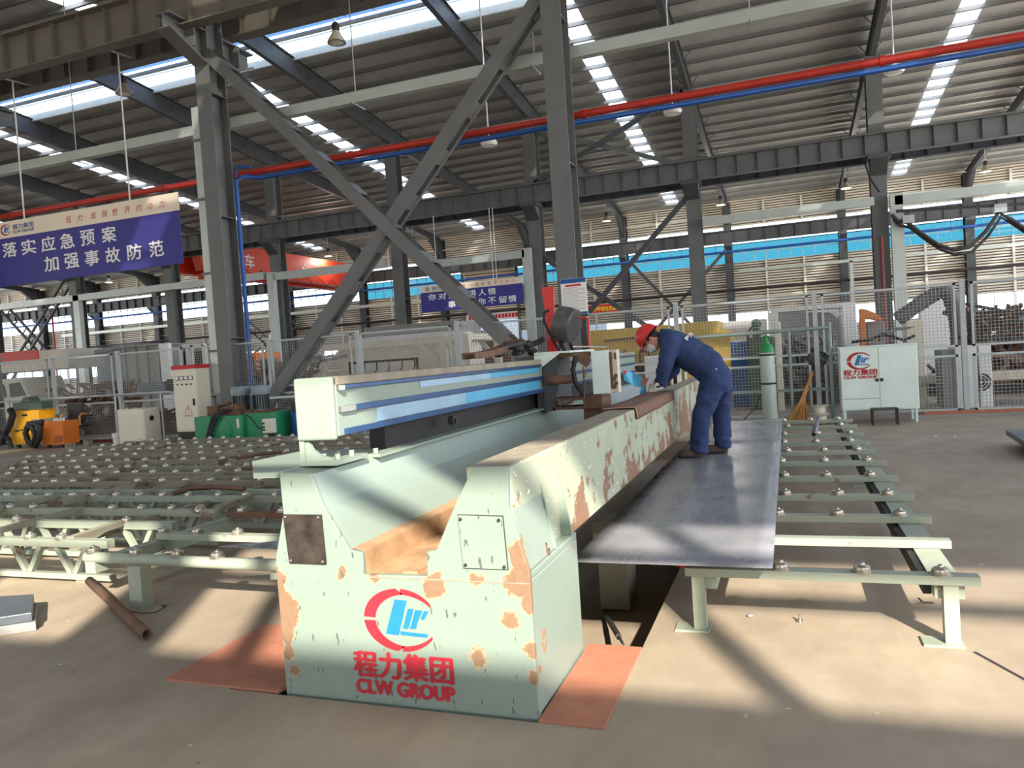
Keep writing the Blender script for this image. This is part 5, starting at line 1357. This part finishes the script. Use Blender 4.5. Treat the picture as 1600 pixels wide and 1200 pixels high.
# orange machine, scrap heap
r, a0, a1, b0, b1 = shell('orange_cab', 'orange machine cab with a dark window behind the fence beside the blue pipe', 'machine', 385, 402, 551, 588, 22, 1.4, 'orange', False)
m = MB(); m.box(a0+.25, a1-.1, 21.96, 22, b1-.55, b1-.15); m.build('window', 'black', r)
m = MB(); m.box(a0-.2, a1+.8, 22, 24, 0, b0+.05); m.build('chassis', 'dark', r)
random.seed(21)
def heap(name, lab, cat, u0, u1, vt, vb, Y, n, mat, D=1.2, ln=(.5, 1.4)):
    x0, x1, z0, z1 = bbx(u0, u1, vt, vb, Y); m = MB()
    for k in range(n):
        p = Vector((random.uniform(x0, x1), Y+random.uniform(0, D), random.uniform(.05, z1-.1)))
        d = Vector((random.uniform(-1, 1), random.uniform(-.4, .4), random.uniform(-.5, .5))).normalized()*random.uniform(*ln)
        q = p+d; q.z = min(max(q.z, .05), z1); q.x = min(max(q.x, x0), x1); s = random.uniform(.04, .12)
        if (q-p).length > .1: m.bar(p, q, s, s)
    m.box(x0, x1, Y+.2, Y+D, 0, z1*.35)
    return tag(m.build(name, mat), lab, cat, None, 'stuff')
heap('scrap_heap', 'heap of mixed steel scrap behind the fence right of the tray column', 'scrap', 385, 495, 560, 640, 17.6, 90, 'scrap', .9)
heap('scrap_heap', 'brown bundles of steel parts behind the fence at left', 'scrap', 95, 200, 598, 680, 18.5, 110, 'rust')
heap('machine_clutter', 'red and grey machine parts under the bench left of the electric cabinet', 'clutter', 195, 280, 640, 690, 18, 40, 'rust')
heap('machine_clutter', 'dark machine beds behind the fence right of the pale green cabinet', 'clutter', 1458, 1600, 560, 640, 24.5, 60, 'dark')
heap('machine_clutter', 'grey machine parts behind the fence left of the pale green cabinet', 'clutter', 1222, 1308, 525, 570, 19.9, 60, 'scrap', .9)
heap('frame_stack', 'stack of rusty welded frames behind the right fence by the hose', 'clutter', 1505, 1610, 480, 560, 20.6, 90, 'rust', 1.6, (.8, 2.4))
x0, x1, z0, z1 = bbx(1500, 1595, 470, 520, 19)
m = MB()
for k in range(4): m.bar((x0, 19, z1-.25*k), (x1+.8, 19, z1-.55-.12*k), .07, .07)
for k in range(6): x = x0+(x1-x0)*k/5; m.bar((x, 19, z0-.4), (x+.25, 19, z1-.1), .06, .06)
tag(m.build('tube_frame', 'dark'), 'dark welded tube frame leaning above the frame stack at right', 'frame')
r, a0, a1, b0, b1 = shell('grey_cabinet', 'grey machine cabinet at the right edge beyond the tube frame', 'cabinet', 1588, 1608, 488, 560, 22.6, .6, 'plate_grey')
# rail beds behind the right fence
for k, (vv, lab) in enumerate(((590, 'upper'), (615, 'lower'))):
    p = at(1520, vv, 17.6); m = MB(); yy = 17.75+.75*k; m.box(2.3, 8, yy, yy+.45, p.z-.08, p.z+.08)
    for x in (2.6, 5.2, 7.6): m.box(x-.08, x+.08, yy+.1, yy+.3, 0, p.z-.08)
    tag(m.build('work_bench', 'spool' if k == 0 else 'dark'), ['long cream bench rail behind the right fence', 'low dark rail behind the right fence'][k], 'bench')
# vent cabinet
v = thing('vent_cabinet', 'white cabinet with a round black louvre behind the right fence post', 'cabinet', (3.1, 16.7, 0))
a0, a1 = at(1493, 600, 16.5).x, at(1550, 600, 16.5).x
m = MB(); m.box(a0, a0+.36, 16.4, 17.1, .1, 1.28); m.box(a0+.40, a1, 16.45, 17.1, .1, 1.30); m.build('body', 'letter_white', v, bevel=.01)
m = MB(); m.box(a0-.22, a0, 16.45, 17.2, .1, 1.22); m.build('side', 'grey_box', v)
cc = at(1533, 597, 16.44)
m = MB()
for R_ in (.05, .10, .155):
    for q in range(4):
        pts = [(cc.x+R_*math.cos(a), 16.44, cc.z+R_*math.sin(a)) for a in [math.radians(q*90+8+74*i/8) for i in range(9)]]
        m.tube(pts, .016, 6)
m.build('louvre', 'black', v)
# fume hose on an arm
hs = thing('fume_extraction_arm', 'dark grey flexible fume hose bent over behind the right fence', 'extraction arm', at(1480, 470, 17.5))
P5 = [at(u, v, 17.5) for u, v in ((1402, 499), (1425, 483), (1450, 466), (1465, 457), (1475, 455), (1484, 462), (1490, 478), (1496, 505), (1499, 530))]
pts = []; rs = []
for i in range(len(P5)-1):
    for k in range(7):
        pts.append(P5[i].lerp(P5[i+1], k/7)); rs.append(.155 if (k % 2) else .142)
m = MB(); m.tube(pts, rs, 14); m.build('hose', 'hose', hs)
hp = [at(u, v, 17.3) for u, v in ((1375, 528), (1398, 512), (1432, 510), (1420, 514), (1396, 518), (1376, 534))]
m = MB(); m.prism(hp, (0, .35, 0)); m.build('hood', 'plate_grey', hs)
m = MB(); p = at(1498, 530, 17.5); m.tube([(p.x, 17.5, p.z), (p.x, 17.5, 0)], .1, 12); m.build('mast', 'hose', hs)
m = MB(); m.tube([at(u, v, 17.2) for u, v in ((1330, 535), (1362, 530), (1380, 522), (1395, 526), (1412, 532), (1430, 524))], .03, 8); m.build('cable', 'black', hs)
# orange robot and cabinets
rb = thing('welding_robot', 'orange robot arm behind the fence above the pale green cabinet', 'robot', at(1350, 540, 18.5))
q = [at(u, v, 18.5) for u, v in ((1344, 482), (1352, 483), (1366, 488), (1380, 498), (1376, 502), (1358, 498), (1345, 500))]
m = MB(); m.prism(q, (0, .4, 0)); m.build('upper_arm', 'orange', rb, bevel=.02)
a0, a1, b0, b1 = bbx(1346, 1354, 498, 545, 18.5); m = MB(); m.box(a0, a1, 18.5, 18.8, 0, b1); m.build('column', 'orange', rb)
shell('robot_controller', 'grey controller box beside the orange robot', 'box', 1356, 1384, 502, 540, 18.9, .7, 'grey_box')
shell('robot_controller', 'cream control cabinet behind the fume hood', 'box', 1418, 1446, 500, 545, 19.2, .8, 'cream')
r, a0, a1, b0, b1 = shell('grey_booth', 'grey sheet booth behind the fence between gas cylinder and pale green cabinet', 'booth', 1220, 1318, 484, 560, 22, 3, 'grey_box')
m = MB(); m.box(a0-.2, a1+.3, 21.9, 25, b1, b1+.12); m.build('roof', 'white_metal', r); m = MB(); m.box(a0-.25, a0, 21.9, 22.1, 0, b1); m.build('frame', 'white_metal', r)
m = MB(); m.prism([at(u, v, 21.85) for u, v in ((1250, 488), (1308, 482), (1314, 490), (1308, 497), (1296, 488))], (0, .03, 0)); m.build('plastic_sheet', 'letter_white', r)
shell('white_board', 'white board leaning right of the grey booth', 'board', 1318, 1340, 474, 530, 21.3, .4, 'letter_white')
shell('white_screen', 'white board standing behind the fume hose', 'board', 1440, 1500, 468, 540, 27, .4, 'letter_white')
# green drilling machine and cream box
dm = thing('drilling_machine', 'old green drilling machine behind the fence above the gas cylinder', 'machine', at(1185, 560, 19))
a0, a1, b0, b1 = bbx(1168, 1212, 527, 560, 19); m = MB(); m.box(a0, a1, 19, 19.5, 0, b1); m.build('bed', 'green_dark', dm, bevel=.03)
a0, a1, b0, b1 = bbx(1178, 1190, 511, 560, 19); m = MB(); m.box(a0, a1, 19.1, 19.5, 0, b1); m.lathe([(.1, 0), (.13, .1), (.06, .2), (0, .2)], ((a0+a1)/2, 19.3, b1), 12); m.build('head', 'green_dark', dm, bevel=.03)
m = MB(); m.tube([at(1170, 545, 18.95), at(1168, 520, 18.95), at(1176, 510, 18.95)], .03, 6); m.build('handwheel', 'dark', dm)
shell('meter_box', 'cream box with round dials right of the green drilling machine', 'box', 1210, 1220, 503, 522, 18.4, .3, 'cream')
shell('blue_bin', 'blue bin behind the fence right of the worker', 'bin', 1142, 1172, 534, 560, 20, 1.2, 'bluebox')
# yellow steel structures
r, a0, a1, b0, b1 = shell('yellow_hopper', 'long mustard yellow steel body behind the fence between reel and helmet', 'steel body', 923, 1048, 512, 560, 23, 2.2, 'mustard')
m = MB()
for k in range(9): x = a0+(a1-a0)*(k+.5)/9; m.tube([(x, 22.8, 0), (x, 22.8, .9), (x+.05, 22.8, 1.2)], .05, 6)
m.tube([(a0+.5, 22.8, b1-.35), (a1, 22.8, b1-.3)], .04, 6)
for k in range(4):
    x = a0+(a1-a0)*(.2+.25*k); m.tube([(x-.16, 22.8, b1-1.3), (x-.14, 22.8, b1-.85), (x, 22.8, b1-.7), (x+.14, 22.8, b1-.85), (x+.16, 22.8, b1-1.3)], .05, 6)
m.box(a0, a1, 22.85, 22.95, 0, b1*.52); m.build('brown_frame', 'rust', r)
r, a0, a1, b0, b1 = shell('yellow_hopper', 'mustard yellow steel body with stepped right end beyond the worker back', 'steel body', 1060, 1125, 503, 556, 23, 2.2, 'mustard')
m = MB(); m.box(a1, a1+.3, 23.05, 25, 0, b1-.3); m.build('step', 'mustard', r)
shell('white_cover', 'white cloth-covered machine behind the fence, above the blue bin', 'machine', 1120, 1200, 501, 535, 26, 2, 'letter_white')
shell('white_drum', 'white plastic drum behind the fence under the worker chest', 'drum', 1007, 1030, 556, 578, 18, .5, 'letter_white')
shell('grey_cabinet', 'dark grey cabinet behind the fence by the gate', 'cabinet', 757, 800, 530, 575, 26, 1, 'rust')
shell('rusty_container', 'long grey and rust container behind the cream tank', 'container', 570, 712, 506, 545, 30, 3, 'grey_box')
m = MB(); 
for k, (u, v) in enumerate(((620, 505), (700, 512))): pass
# tree outside the gate
p = at(742, 560, YW+3)
tr_ = thing('street_tree', 'small leafy tree outside the far gate', 'tree', (p.x, YW+4, 0))
m = MB(); m.tube([(p.x, YW+4, 0), (p.x, YW+4, 3)], .1, 6); m.build('trunk', 'rust', tr_)
m = MB(); random.seed(2)
for k in range(260):
    q = Vector((p.x+random.gauss(0, .7), YW+4+random.gauss(0, .6), 3.0+random.gauss(0, .9))); s = .16; a = random.random()*6.28
    m.quad(q+Vector((s*math.cos(a), s*math.sin(a), -s)), q+Vector((s, 0, 0)), q+Vector((-s*math.cos(a), s, s)), q+Vector((-s, 0, .05)))
m.build('foliage', 'leaf', tr_, fixn=False)
# ================================================================ THE WORKER
def T(x, y, z): return Vector((x*.96, y*.96, 1.63+(z-1.63)*.96))
def fuse(mb, voxel, smooth=4):
    """one continuous surface from overlapping closed volumes"""
    me = bpy.data.meshes.new('tmp'); me.from_pydata([tuple(v) for v in mb.v], [], mb.f)
    bm = bmesh.new(); bm.from_mesh(me); bmesh.ops.recalc_face_normals(bm, faces=bm.faces); bm.to_mesh(me); bm.free()
    o = bpy.data.objects.new('tmp', me); COL.objects.link(o)
    r = o.modifiers.new('r', 'REMESH'); r.mode = 'VOXEL'; r.voxel_size = voxel
    s = o.modifiers.new('s', 'SMOOTH'); s.iterations = smooth; s.factor = .5
    res = bpy.data.meshes.new_from_object(o.evaluated_get(bpy.context.evaluated_depsgraph_get()))
    bpy.data.objects.remove(o); bpy.data.meshes.remove(me)
    out = MB(); out.v = [v.co.copy() for v in res.vertices]; out.f = [list(p.vertices) for p in res.polygons]; out.sm = [True]*len(out.f)
    out.n = [v.normal.copy() for v in res.vertices]
    bpy.data.meshes.remove(res)
    return out
def wrinkle(mb, amp, freq, seed=0, fn=None):
    for i, v in enumerate(mb.v):
        w = noise.noise(Vector((v.x*freq+seed, v.y*freq, v.z*freq*1.6)))
        w += .5*noise.noise(Vector((v.x*freq*2.1+seed, v.y*freq*2.1, v.z*freq*3)))
        a = amp*(fn(v) if fn else 1)
        mb.v[i] = v+mb.n[i]*(a*w)
    return mb
def lim(m, pts, rs, n=12, last=True):
    """limb: tapered tube with rounded joints"""
    dense = []; rr = []
    for i in range(len(pts)-1):
        for k in range(6): dense.append(pts[i].lerp(pts[i+1], k/6)); rr.append(rs[i]+(rs[i+1]-rs[i])*k/6)
    dense.append(pts[-1]); rr.append(rs[-1]); m.tube(dense, rr, n)
    for p, r in list(zip(pts, rs))[:None if last else -1]: m.ell(p, (r, r, r), 12, 8)

hipN, kneeN, ankN = T(-.80, 8.70, 1.20), T(-.945, 8.62, .84), T(-1.0, 8.64, .50)
hipF, kneeF, ankF = T(-.74, 8.93, 1.20), T(-.755, 8.97, .84), T(-.765, 8.955, .50)
pel, waist, chest, upb, neck = T(-.785, 8.81, 1.275), T(-.90, 8.81, 1.44), T(-1.10, 8.80, 1.575), T(-1.255, 8.79, 1.70), T(-1.35, 8.78, 1.745)
shN, elN, wrN = T(-1.235, 8.60, 1.665), T(-1.29, 8.46, 1.42), T(-1.338, 8.47, 1.245)
shF, elF, wrF = T(-1.225, 9.0, 1.665), T(-1.28, 9.06, 1.37), T(-1.44, 8.86, 1.225)
fwd = Vector((-.60, -.08, -.79)).normalized(); upv = Vector((-.80, 0, .60)); upv = (upv-fwd*upv.dot(fwd)).normalized(); lat = fwd.cross(upv)  # lat : towards the near side
if lat.y > 0: lat = -lat
HC = at(1017.5, 530, 8.40)
RH = Matrix((fwd, lat, upv)).transposed()
def H(f, l, u): return HC+fwd*f+lat*l+upv*u

# body : head, neck, trunk and limbs in one surface
b = MB()
b.ell(HC, (.098, .076, .118), 20, 14, RH); b.ell(H(.035, 0, -.065), (.062, .058, .062), 14, 10, RH)      # skull, jaw
b.ell(H(.103, 0, -.018), (.018, .013, .026), 10, 8, RH)                                               # nose
b.ell(H(.088, 0, -.068), (.016, .026, .012), 10, 8, RH)                                               # lips
for s in (-1, 1):
    b.ell(H(-.008, s*.078, -.012), (.022, .010, .034), 10, 8, RH)                                         # ears
    b.ell(H(.078, s*.032, .012), (.016, .018, .010), 8, 6, RH)                                            # eye sockets
lim(b, [H(-.03, 0, -.06), neck+Vector((.04, 0, -.02)), upb], [.056, .062, .09])
lim(b, [upb, chest, waist, pel], [.11, .13, .125, .13])
lim(b, [hipN, kneeN, ankN], [.085, .058, .045]); lim(b, [hipF, kneeF, ankF], [.085, .058, .045])
lim(b, [upb, shN, elN, wrN], [.08, .06, .042, .030]); lim(b, [upb, shF, elF, wrF], [.08, .06, .042, .030])
for w, e in ((wrN, elN), (wrF, elF)): d = Vector((-1, 0, -.35)).normalized(); b.ell(w+d*.06, (.05, .032, .018), 10, 8)
for a, dx in ((ankN, -1), (ankF, -1)): b.ell(a+Vector((-.04, 0, -.075)), (.075, .03, .025), 10, 8)
fb = fuse(b, .009, 3)
pr = fb.build('person', 'skin', None, fixn=False)
tag(pr, 'worker in navy coveralls, red hard hat and white mask bending over the machine beam', 'person')

# coverall
c = MB()
ctr = [pel, waist, chest, upb]
def trunk(p, d, ry, rz):  # flattened ball aligned with the back line
    d = d.normalized(); y = Vector((0, 1, 0)); n = d.cross(y)
    R = Matrix((d, y, n)).transposed(); c.ell(p, (.16, ry, rz), 18, 12, R)
back = [(0, .195, .165), (.12, .20, .175), (.25, .205, .185), (.4, .21, .19), (.55, .215, .185), (.7, .225, .175), (.85, .225, .155), (1.0, .19, .12)]
def spine(t):
    P_ = [pel, waist, chest, upb]; s = t*3; i = min(2, int(s)); return P_[i].lerp(P_[i+1], s-i)
for t, ry, rz in back:
    d = (spine(min(1, t+.05))-spine(max(0, t-.05)))
    trunk(spine(t)+Vector((0, 0, -.01)), d, ry, rz)
c.ell(pel+Vector((.02, 0, -.06)), (.15, .20, .17), 16, 10)
lo = Vector((0, 0, -.055))
lim(c, [hipN+Vector((0, 0, .0)), kneeN, ankN+lo], [.135, .104, .094], 14, False); lim(c, [hipF+Vector((0, 0, .0)), kneeF, ankF+lo], [.130, .102, .094], 14, False)
lim(c, [upb.lerp(shN, .55), shN, elN, wrN+Vector((0, 0, .02))], [.13, .108, .083, .062], 14); lim(c, [upb.lerp(shF, .55), shF, elF, wrF], [.13, .105, .08, .06], 14)
c.tube([upb+Vector((0, 0, .0)), neck+Vector((.045, 0, .0)), neck+Vector((-.005, 0, -.005))], [.12, .102, .098], 16)
fc_ = fuse(c, .012, 5)
def wf(v):
    z = v.z
    return 1.0+1.1*(z < .62)+.6*(abs(z-1.12) < .16)+.5*(v.x < -1.22 and z < 1.5)
fc_ = wrinkle(fc_, .011, 7.0, 3.3, wf)
cv = fc_.build('coverall', 'navy', pr, fixn=False); tag(cv, 'navy blue work coverall')
m = MB()
for px_ in (1113, 1119):
    p = at(px_, 580 if px_ < 1116 else 577, 8.27); m.lathe([(.012, 0), (.010, .006), (0, .007)], p, 10, (0, -1, .1))
m.build('buttons', 'galv', cv)
# white print across the back
d = (spine(.75)-spine(.65)).normalized(); up_ = Vector((-d.z, 0, d.x)); up_ = up_ if up_.z > 0 else -up_
ang = math.radians(40); nn = up_*math.cos(ang)+Vector((0, -1, 0))*math.sin(ang); tx = Vector((0, 1, 0))*math.cos(ang)+up_*math.sin(ang)
lettering('程力', 'letter_white', cv, spine(.70)+nn*.205-tx*.07, .14, .05, tx, tx.cross(nn)*-1 if tx.cross(nn).dot(d) < 0 else tx.cross(nn), bold=.02, name='back_print')
# boots
for a in (ankN, ankF):
    s = MB(); sole = .428
    s.ell(a+Vector((.0, 0, -.04)), (.075, .062, .075), 12, 9); s.ell(Vector((a.x-.02, a.y, sole+.055)), (.09, .056, .055), 12, 9)
    s.ell(Vector((a.x-.12, a.y-.005, sole+.043)), (.105, .054, .052), 12, 9); s.tube([Vector((a.x+.055, a.y, sole+.014)), Vector((a.x-.205, a.y-.008, sole+.014))], .012, 8)
    fb_ = fuse(s, .008, 3)
    for i, v in enumerate(fb_.v): v.z = max(v.z, sole)
    bo = fb_.build('boot', 'boot', pr, fixn=False)
    m = MB()
    n = 18; pl = []
    for k in range(n): t = 2*PI*k/n; pl.append(Vector((a.x-.078+.135*math.cos(t), a.y-.004+(.05+.006*math.cos(t*1))*math.sin(t), sole)))
    m.prism(pl, (0, 0, .018)); m.build('sole', 'black', bo)
# hard hat
m = MB(); prof = [(0, .135), (.045, .128), (.085, .105), (.112, .070), (.125, .02), (.128, -.005)]
n = 26; vs = []
for r, h in prof:
    for j in range(n): t = 2*PI*j/n; vs.append(H(-.005+r*1.12*math.cos(t), r*.98*math.sin(t), .045+h))
fs = [(i*n+j, i*n+(j+1) % n, (i+1)*n+(j+1) % n, (i+1)*n+j) for i in range(len(prof)-1) for j in range(n)]
m.add(vs, fs, True)
vs = []
for k, (e, h) in enumerate(((0, -.005), (.016, -.012))):
    for j in range(n):
        t = 2*PI*j/n; ex = e+(.042*max(0, math.cos(t))**2 if k else 0); vs.append(H(-.005+(.128+ex)*1.12*math.cos(t), (.128+e)*.98*math.sin(t), .045+h-(.014*max(0, math.cos(t)) if k else 0)))
m.add(vs, [(j, (j+1) % n, n+(j+1) % n, n+j) for j in range(n)], True)
ht = m.build('hard_hat', 'hat', pr, fixn=False); md = ht.modifiers.new('shell', 'SOLIDIFY'); md.thickness = .004; md.offset = -1
m = MB(); pts = [H(-.005+.122*1.1*math.cos(t), .122*.96*math.sin(t), .045+.004) for t in [2*PI*k/20 for k in range(21)]]; m.tube(pts, .006, 6, False); m.build('headband', 'black', ht)
# hair under the hat rim
m = MB()
m.ell(H(-.028, 0, .012), (.086, .083, .075), 18, 12, RH); m.ell(H(-.065, 0, -.035), (.045, .06, .05), 14, 9, RH)
for s in (-1, 1): m.ell(H(.02, s*.074, .018), (.022, .010, .03), 10, 7, RH)
fh = fuse(m, .008, 2); fh = wrinkle(fh, .004, 30, 1); fh.build('hair', 'hair', pr, fixn=False)
# mask : folded cup with straps
m = MB(); n = 16; vs = [H(.135, 0, -.062)]
for k in range(1, 5):
    a = k/4
    for j in range(n):
        t = 2*PI*j/n; r = (.072*a**.8); vs.append(H(.135-.075*a**1.7-.012*abs(math.sin(t))*a, r*1.05*math.sin(t), -.058+r*.98*math.cos(t)+(.010 if math.cos(t) > .7 else 0)))
fs = [(0, 1+j, 1+(j+1) % n) for j in range(n)]+[(1+k*n+j, 1+k*n+(j+1) % n, 1+(k+1)*n+(j+1) % n, 1+(k+1)*n+j) for k in range(3) for j in range(n)]
m.add(vs, fs, True); mk = m.build('mask', 'mask', pr, fixn=False); md = mk.modifiers.new('cloth', 'SOLIDIFY'); md.thickness = .003
m = MB()
for s in (-1, 1):
    m.tube([H(.06, s*.066, -.03), H(.03, s*.078, -.012), H(-.01, s*.083, .018), H(-.02, s*.085, -.01), H(.0, s*.082, -.045), H(.055, s*.066, -.09)], .0022, 5)
m.build('ear_straps', 'mask', mk)
m = MB()
for s in (-1, 1): m.ell(H(.093, s*.036, .018), (.012, .032, .022), 12, 8, RH); m.tube([H(.09, s*.066, .02), H(.03, s*.08, .018), H(-.01, s*.082, .01)], .003, 5)
m.tube([H(.1, -.01, .02), H(.1, .01, .02)], .004, 5); m.build('goggles', 'lens', pr, fixn=False)
m = MB()
for s in (-1, 1): m.tube([H(.088, s*.02, .045), H(.088, s*.036, .05), H(.078, s*.055, .045)], .004, 5)
m.build('eyebrows', 'hair', pr)
# gloves : palm, four unequal bent fingers and a thumb each
def glove(w, el, d, side, curl):
    g = MB(); d = d.normalized(); sd = Vector((0, side, 0)); sd = (sd-d*sd.dot(d)).normalized(); up = d.cross(sd); up = up if up.z > 0 else -up
    lim(g, [w+Vector((.02, 0, .03)), w, w+d*.03], [.046, .038, .036], 10)
    R = Matrix((d, sd, up)).transposed()
    g.ell(w+d*.055, (.052, .043, .020), 12, 9, R)
    for k, L in enumerate((.068, .078, .072, .056)):
        o = w+d*.090+sd*(.030-.020*k)
        a1 = (d*math.cos(curl)-up*math.sin(curl)); a2 = (d*math.cos(curl*2.0)-up*math.sin(curl*2.0)); a3 = (d*math.cos(curl*2.7)-up*math.sin(curl*2.7))
        p1 = o+a1*L*.45; p2 = p1+a2*L*.32; p3 = p2+a3*L*.23
        g.tube([o-d*.02, o, p1, p2, p3], [.0105, .0105, .0098, .0092, .0075], 8); g.ell(p3, (.0078,)*3, 8, 6); g.ell(p1, (.0105,)*3, 8, 6)
    t0 = w+d*.03+sd*.036; t1 = t0+(d*.7+sd*.55-up*.25).normalized()*.038; t2 = t1+(d*.95-up*.35-sd*.1).normalized()*.032
    g.tube([t0-sd*.015, t0, t1, t2], [.016, .015, .0125, .010], 8); g.ell(t2, (.0105,)*3, 8, 6)
    f_ = fuse(g, .0048, 2); f_ = wrinkle(f_, .0025, 35, side*2.0)
    o = f_.build('glove', 'glove', pr, fixn=False); return o
glove(wrN, elN, at(1003, 607, 8.15)-wrN+Vector((0, .02, -.02)), -1, .42)
glove(wrF, elF, Vector((-.8, -.25, -.3)), -1, .5)

# bent strip with blue film between tool head and glove
sp = thing('bent_metal_strip', 'small bent metal piece with pale blue film held by the gloved hand', 'metal strip', at(990, 592, 8.12))
def pp(l, y): return [at(u, v, y) for u, v in l]
m = MB()
A = [at(973, 577, 8.05), at(988, 582, 8.12), at(1003, 588, 8.22)]; B = [at(975, 594, 8.0), at(988, 602, 8.08), at(1001, 606, 8.16)]
m.add(A+B, [(0, 1, 4, 3), (1, 2, 5, 4)]); o = m.build('blue_face', 'film_sheen_cyan', sp, fixn=False); md = o.modifiers.new('g', 'SOLIDIFY'); md.thickness = .003
m = MB(); m.add([at(1003, 588, 8.22), at(1013, 592, 8.3), at(1009, 601, 8.28), at(1001, 606, 8.16)], [(0, 1, 2, 3)]); o = m.build('pink_fold', 'red_plate', sp, fixn=False); md = o.modifiers.new('g', 'SOLIDIFY'); md.thickness = .003
m = MB(); m.add([at(1000, 606, 8.16), at(1008, 603, 8.2), at(1007, 611, 8.2), at(1002, 619, 8.18), at(999, 613, 8.15)], [(0, 1, 2, 3, 4)]); o = m.build('film_flap', 'film_sheen_cyan', sp, fixn=False); md = o.modifiers.new('g', 'SOLIDIFY'); md.thickness = .002
m = MB(); m.add([at(973, 577, 8.049), at(981, 579.5, 8.085), at(978, 584, 8.05), at(974, 586, 8.02)], [(0, 1, 2, 3)]); m.build('red_tint', 'hat', sp, fixn=False)
# ================================================================ LIGHT, SKY, CAMERA
W = bpy.data.worlds.new('sky'); SC.world = W; W.use_nodes = True
t = W.node_tree; bg = t.nodes['Background']
tc = t.nodes.new('ShaderNodeTexCoord'); sx = t.nodes.new('ShaderNodeSeparateXYZ'); rp = t.nodes.new('ShaderNodeValToRGB')
t.links.new(tc.outputs['Generated'], sx.inputs[0]); t.links.new(sx.outputs[2], rp.inputs[0])
rp.color_ramp.elements[0].position = 0.0; rp.color_ramp.elements[0].color = (1.0, .97, .92, 1)
rp.color_ramp.elements[1].position = .5; rp.color_ramp.elements[1].color = (.42, .62, 1.0, 1)
e = rp.color_ramp.elements.new(.12); e.color = (.92, .96, 1.0, 1)
t.links.new(rp.outputs[0], bg.inputs[0]); bg.inputs[1].default_value = WORLD
sl = bpy.data.lights.new('sun', 'SUN'); sl.energy = SUN; sl.angle = math.radians(.53); sl.color = (1.0, .92, .80)
so = bpy.data.objects.new('sun', sl); COL.objects.link(so)
so.rotation_euler = Vector((-.78, 1.5, -1.0)).to_track_quat('-Z', 'Y').to_euler()
cam = bpy.data.cameras.new('camera'); cam.sensor_width = 36; cam.lens = FPX/1600*36; cam.clip_end = 400
co = bpy.data.objects.new('camera', cam); COL.objects.link(co)
mw = Matrix((CR, -CD, -_f)).transposed().to_4x4(); mw.translation = CAM; co.matrix_world = mw
SC.camera = co
vs_ = SC.view_settings; vs_.view_transform = 'Standard'; vs_.look = 'None'; vs_.gamma = 1; vs_.use_curve_mapping = False; vs_.exposure = EXPO
SC.cycles.use_denoising = True; SC.cycles.max_bounces = 8; SC.cycles.diffuse_bounces = 5; SC.cycles.transparent_max_bounces = 12
SC.cycles.sample_clamp_indirect = 8
SC.cycles.caustics_reflective = False; SC.cycles.caustics_refractive = False
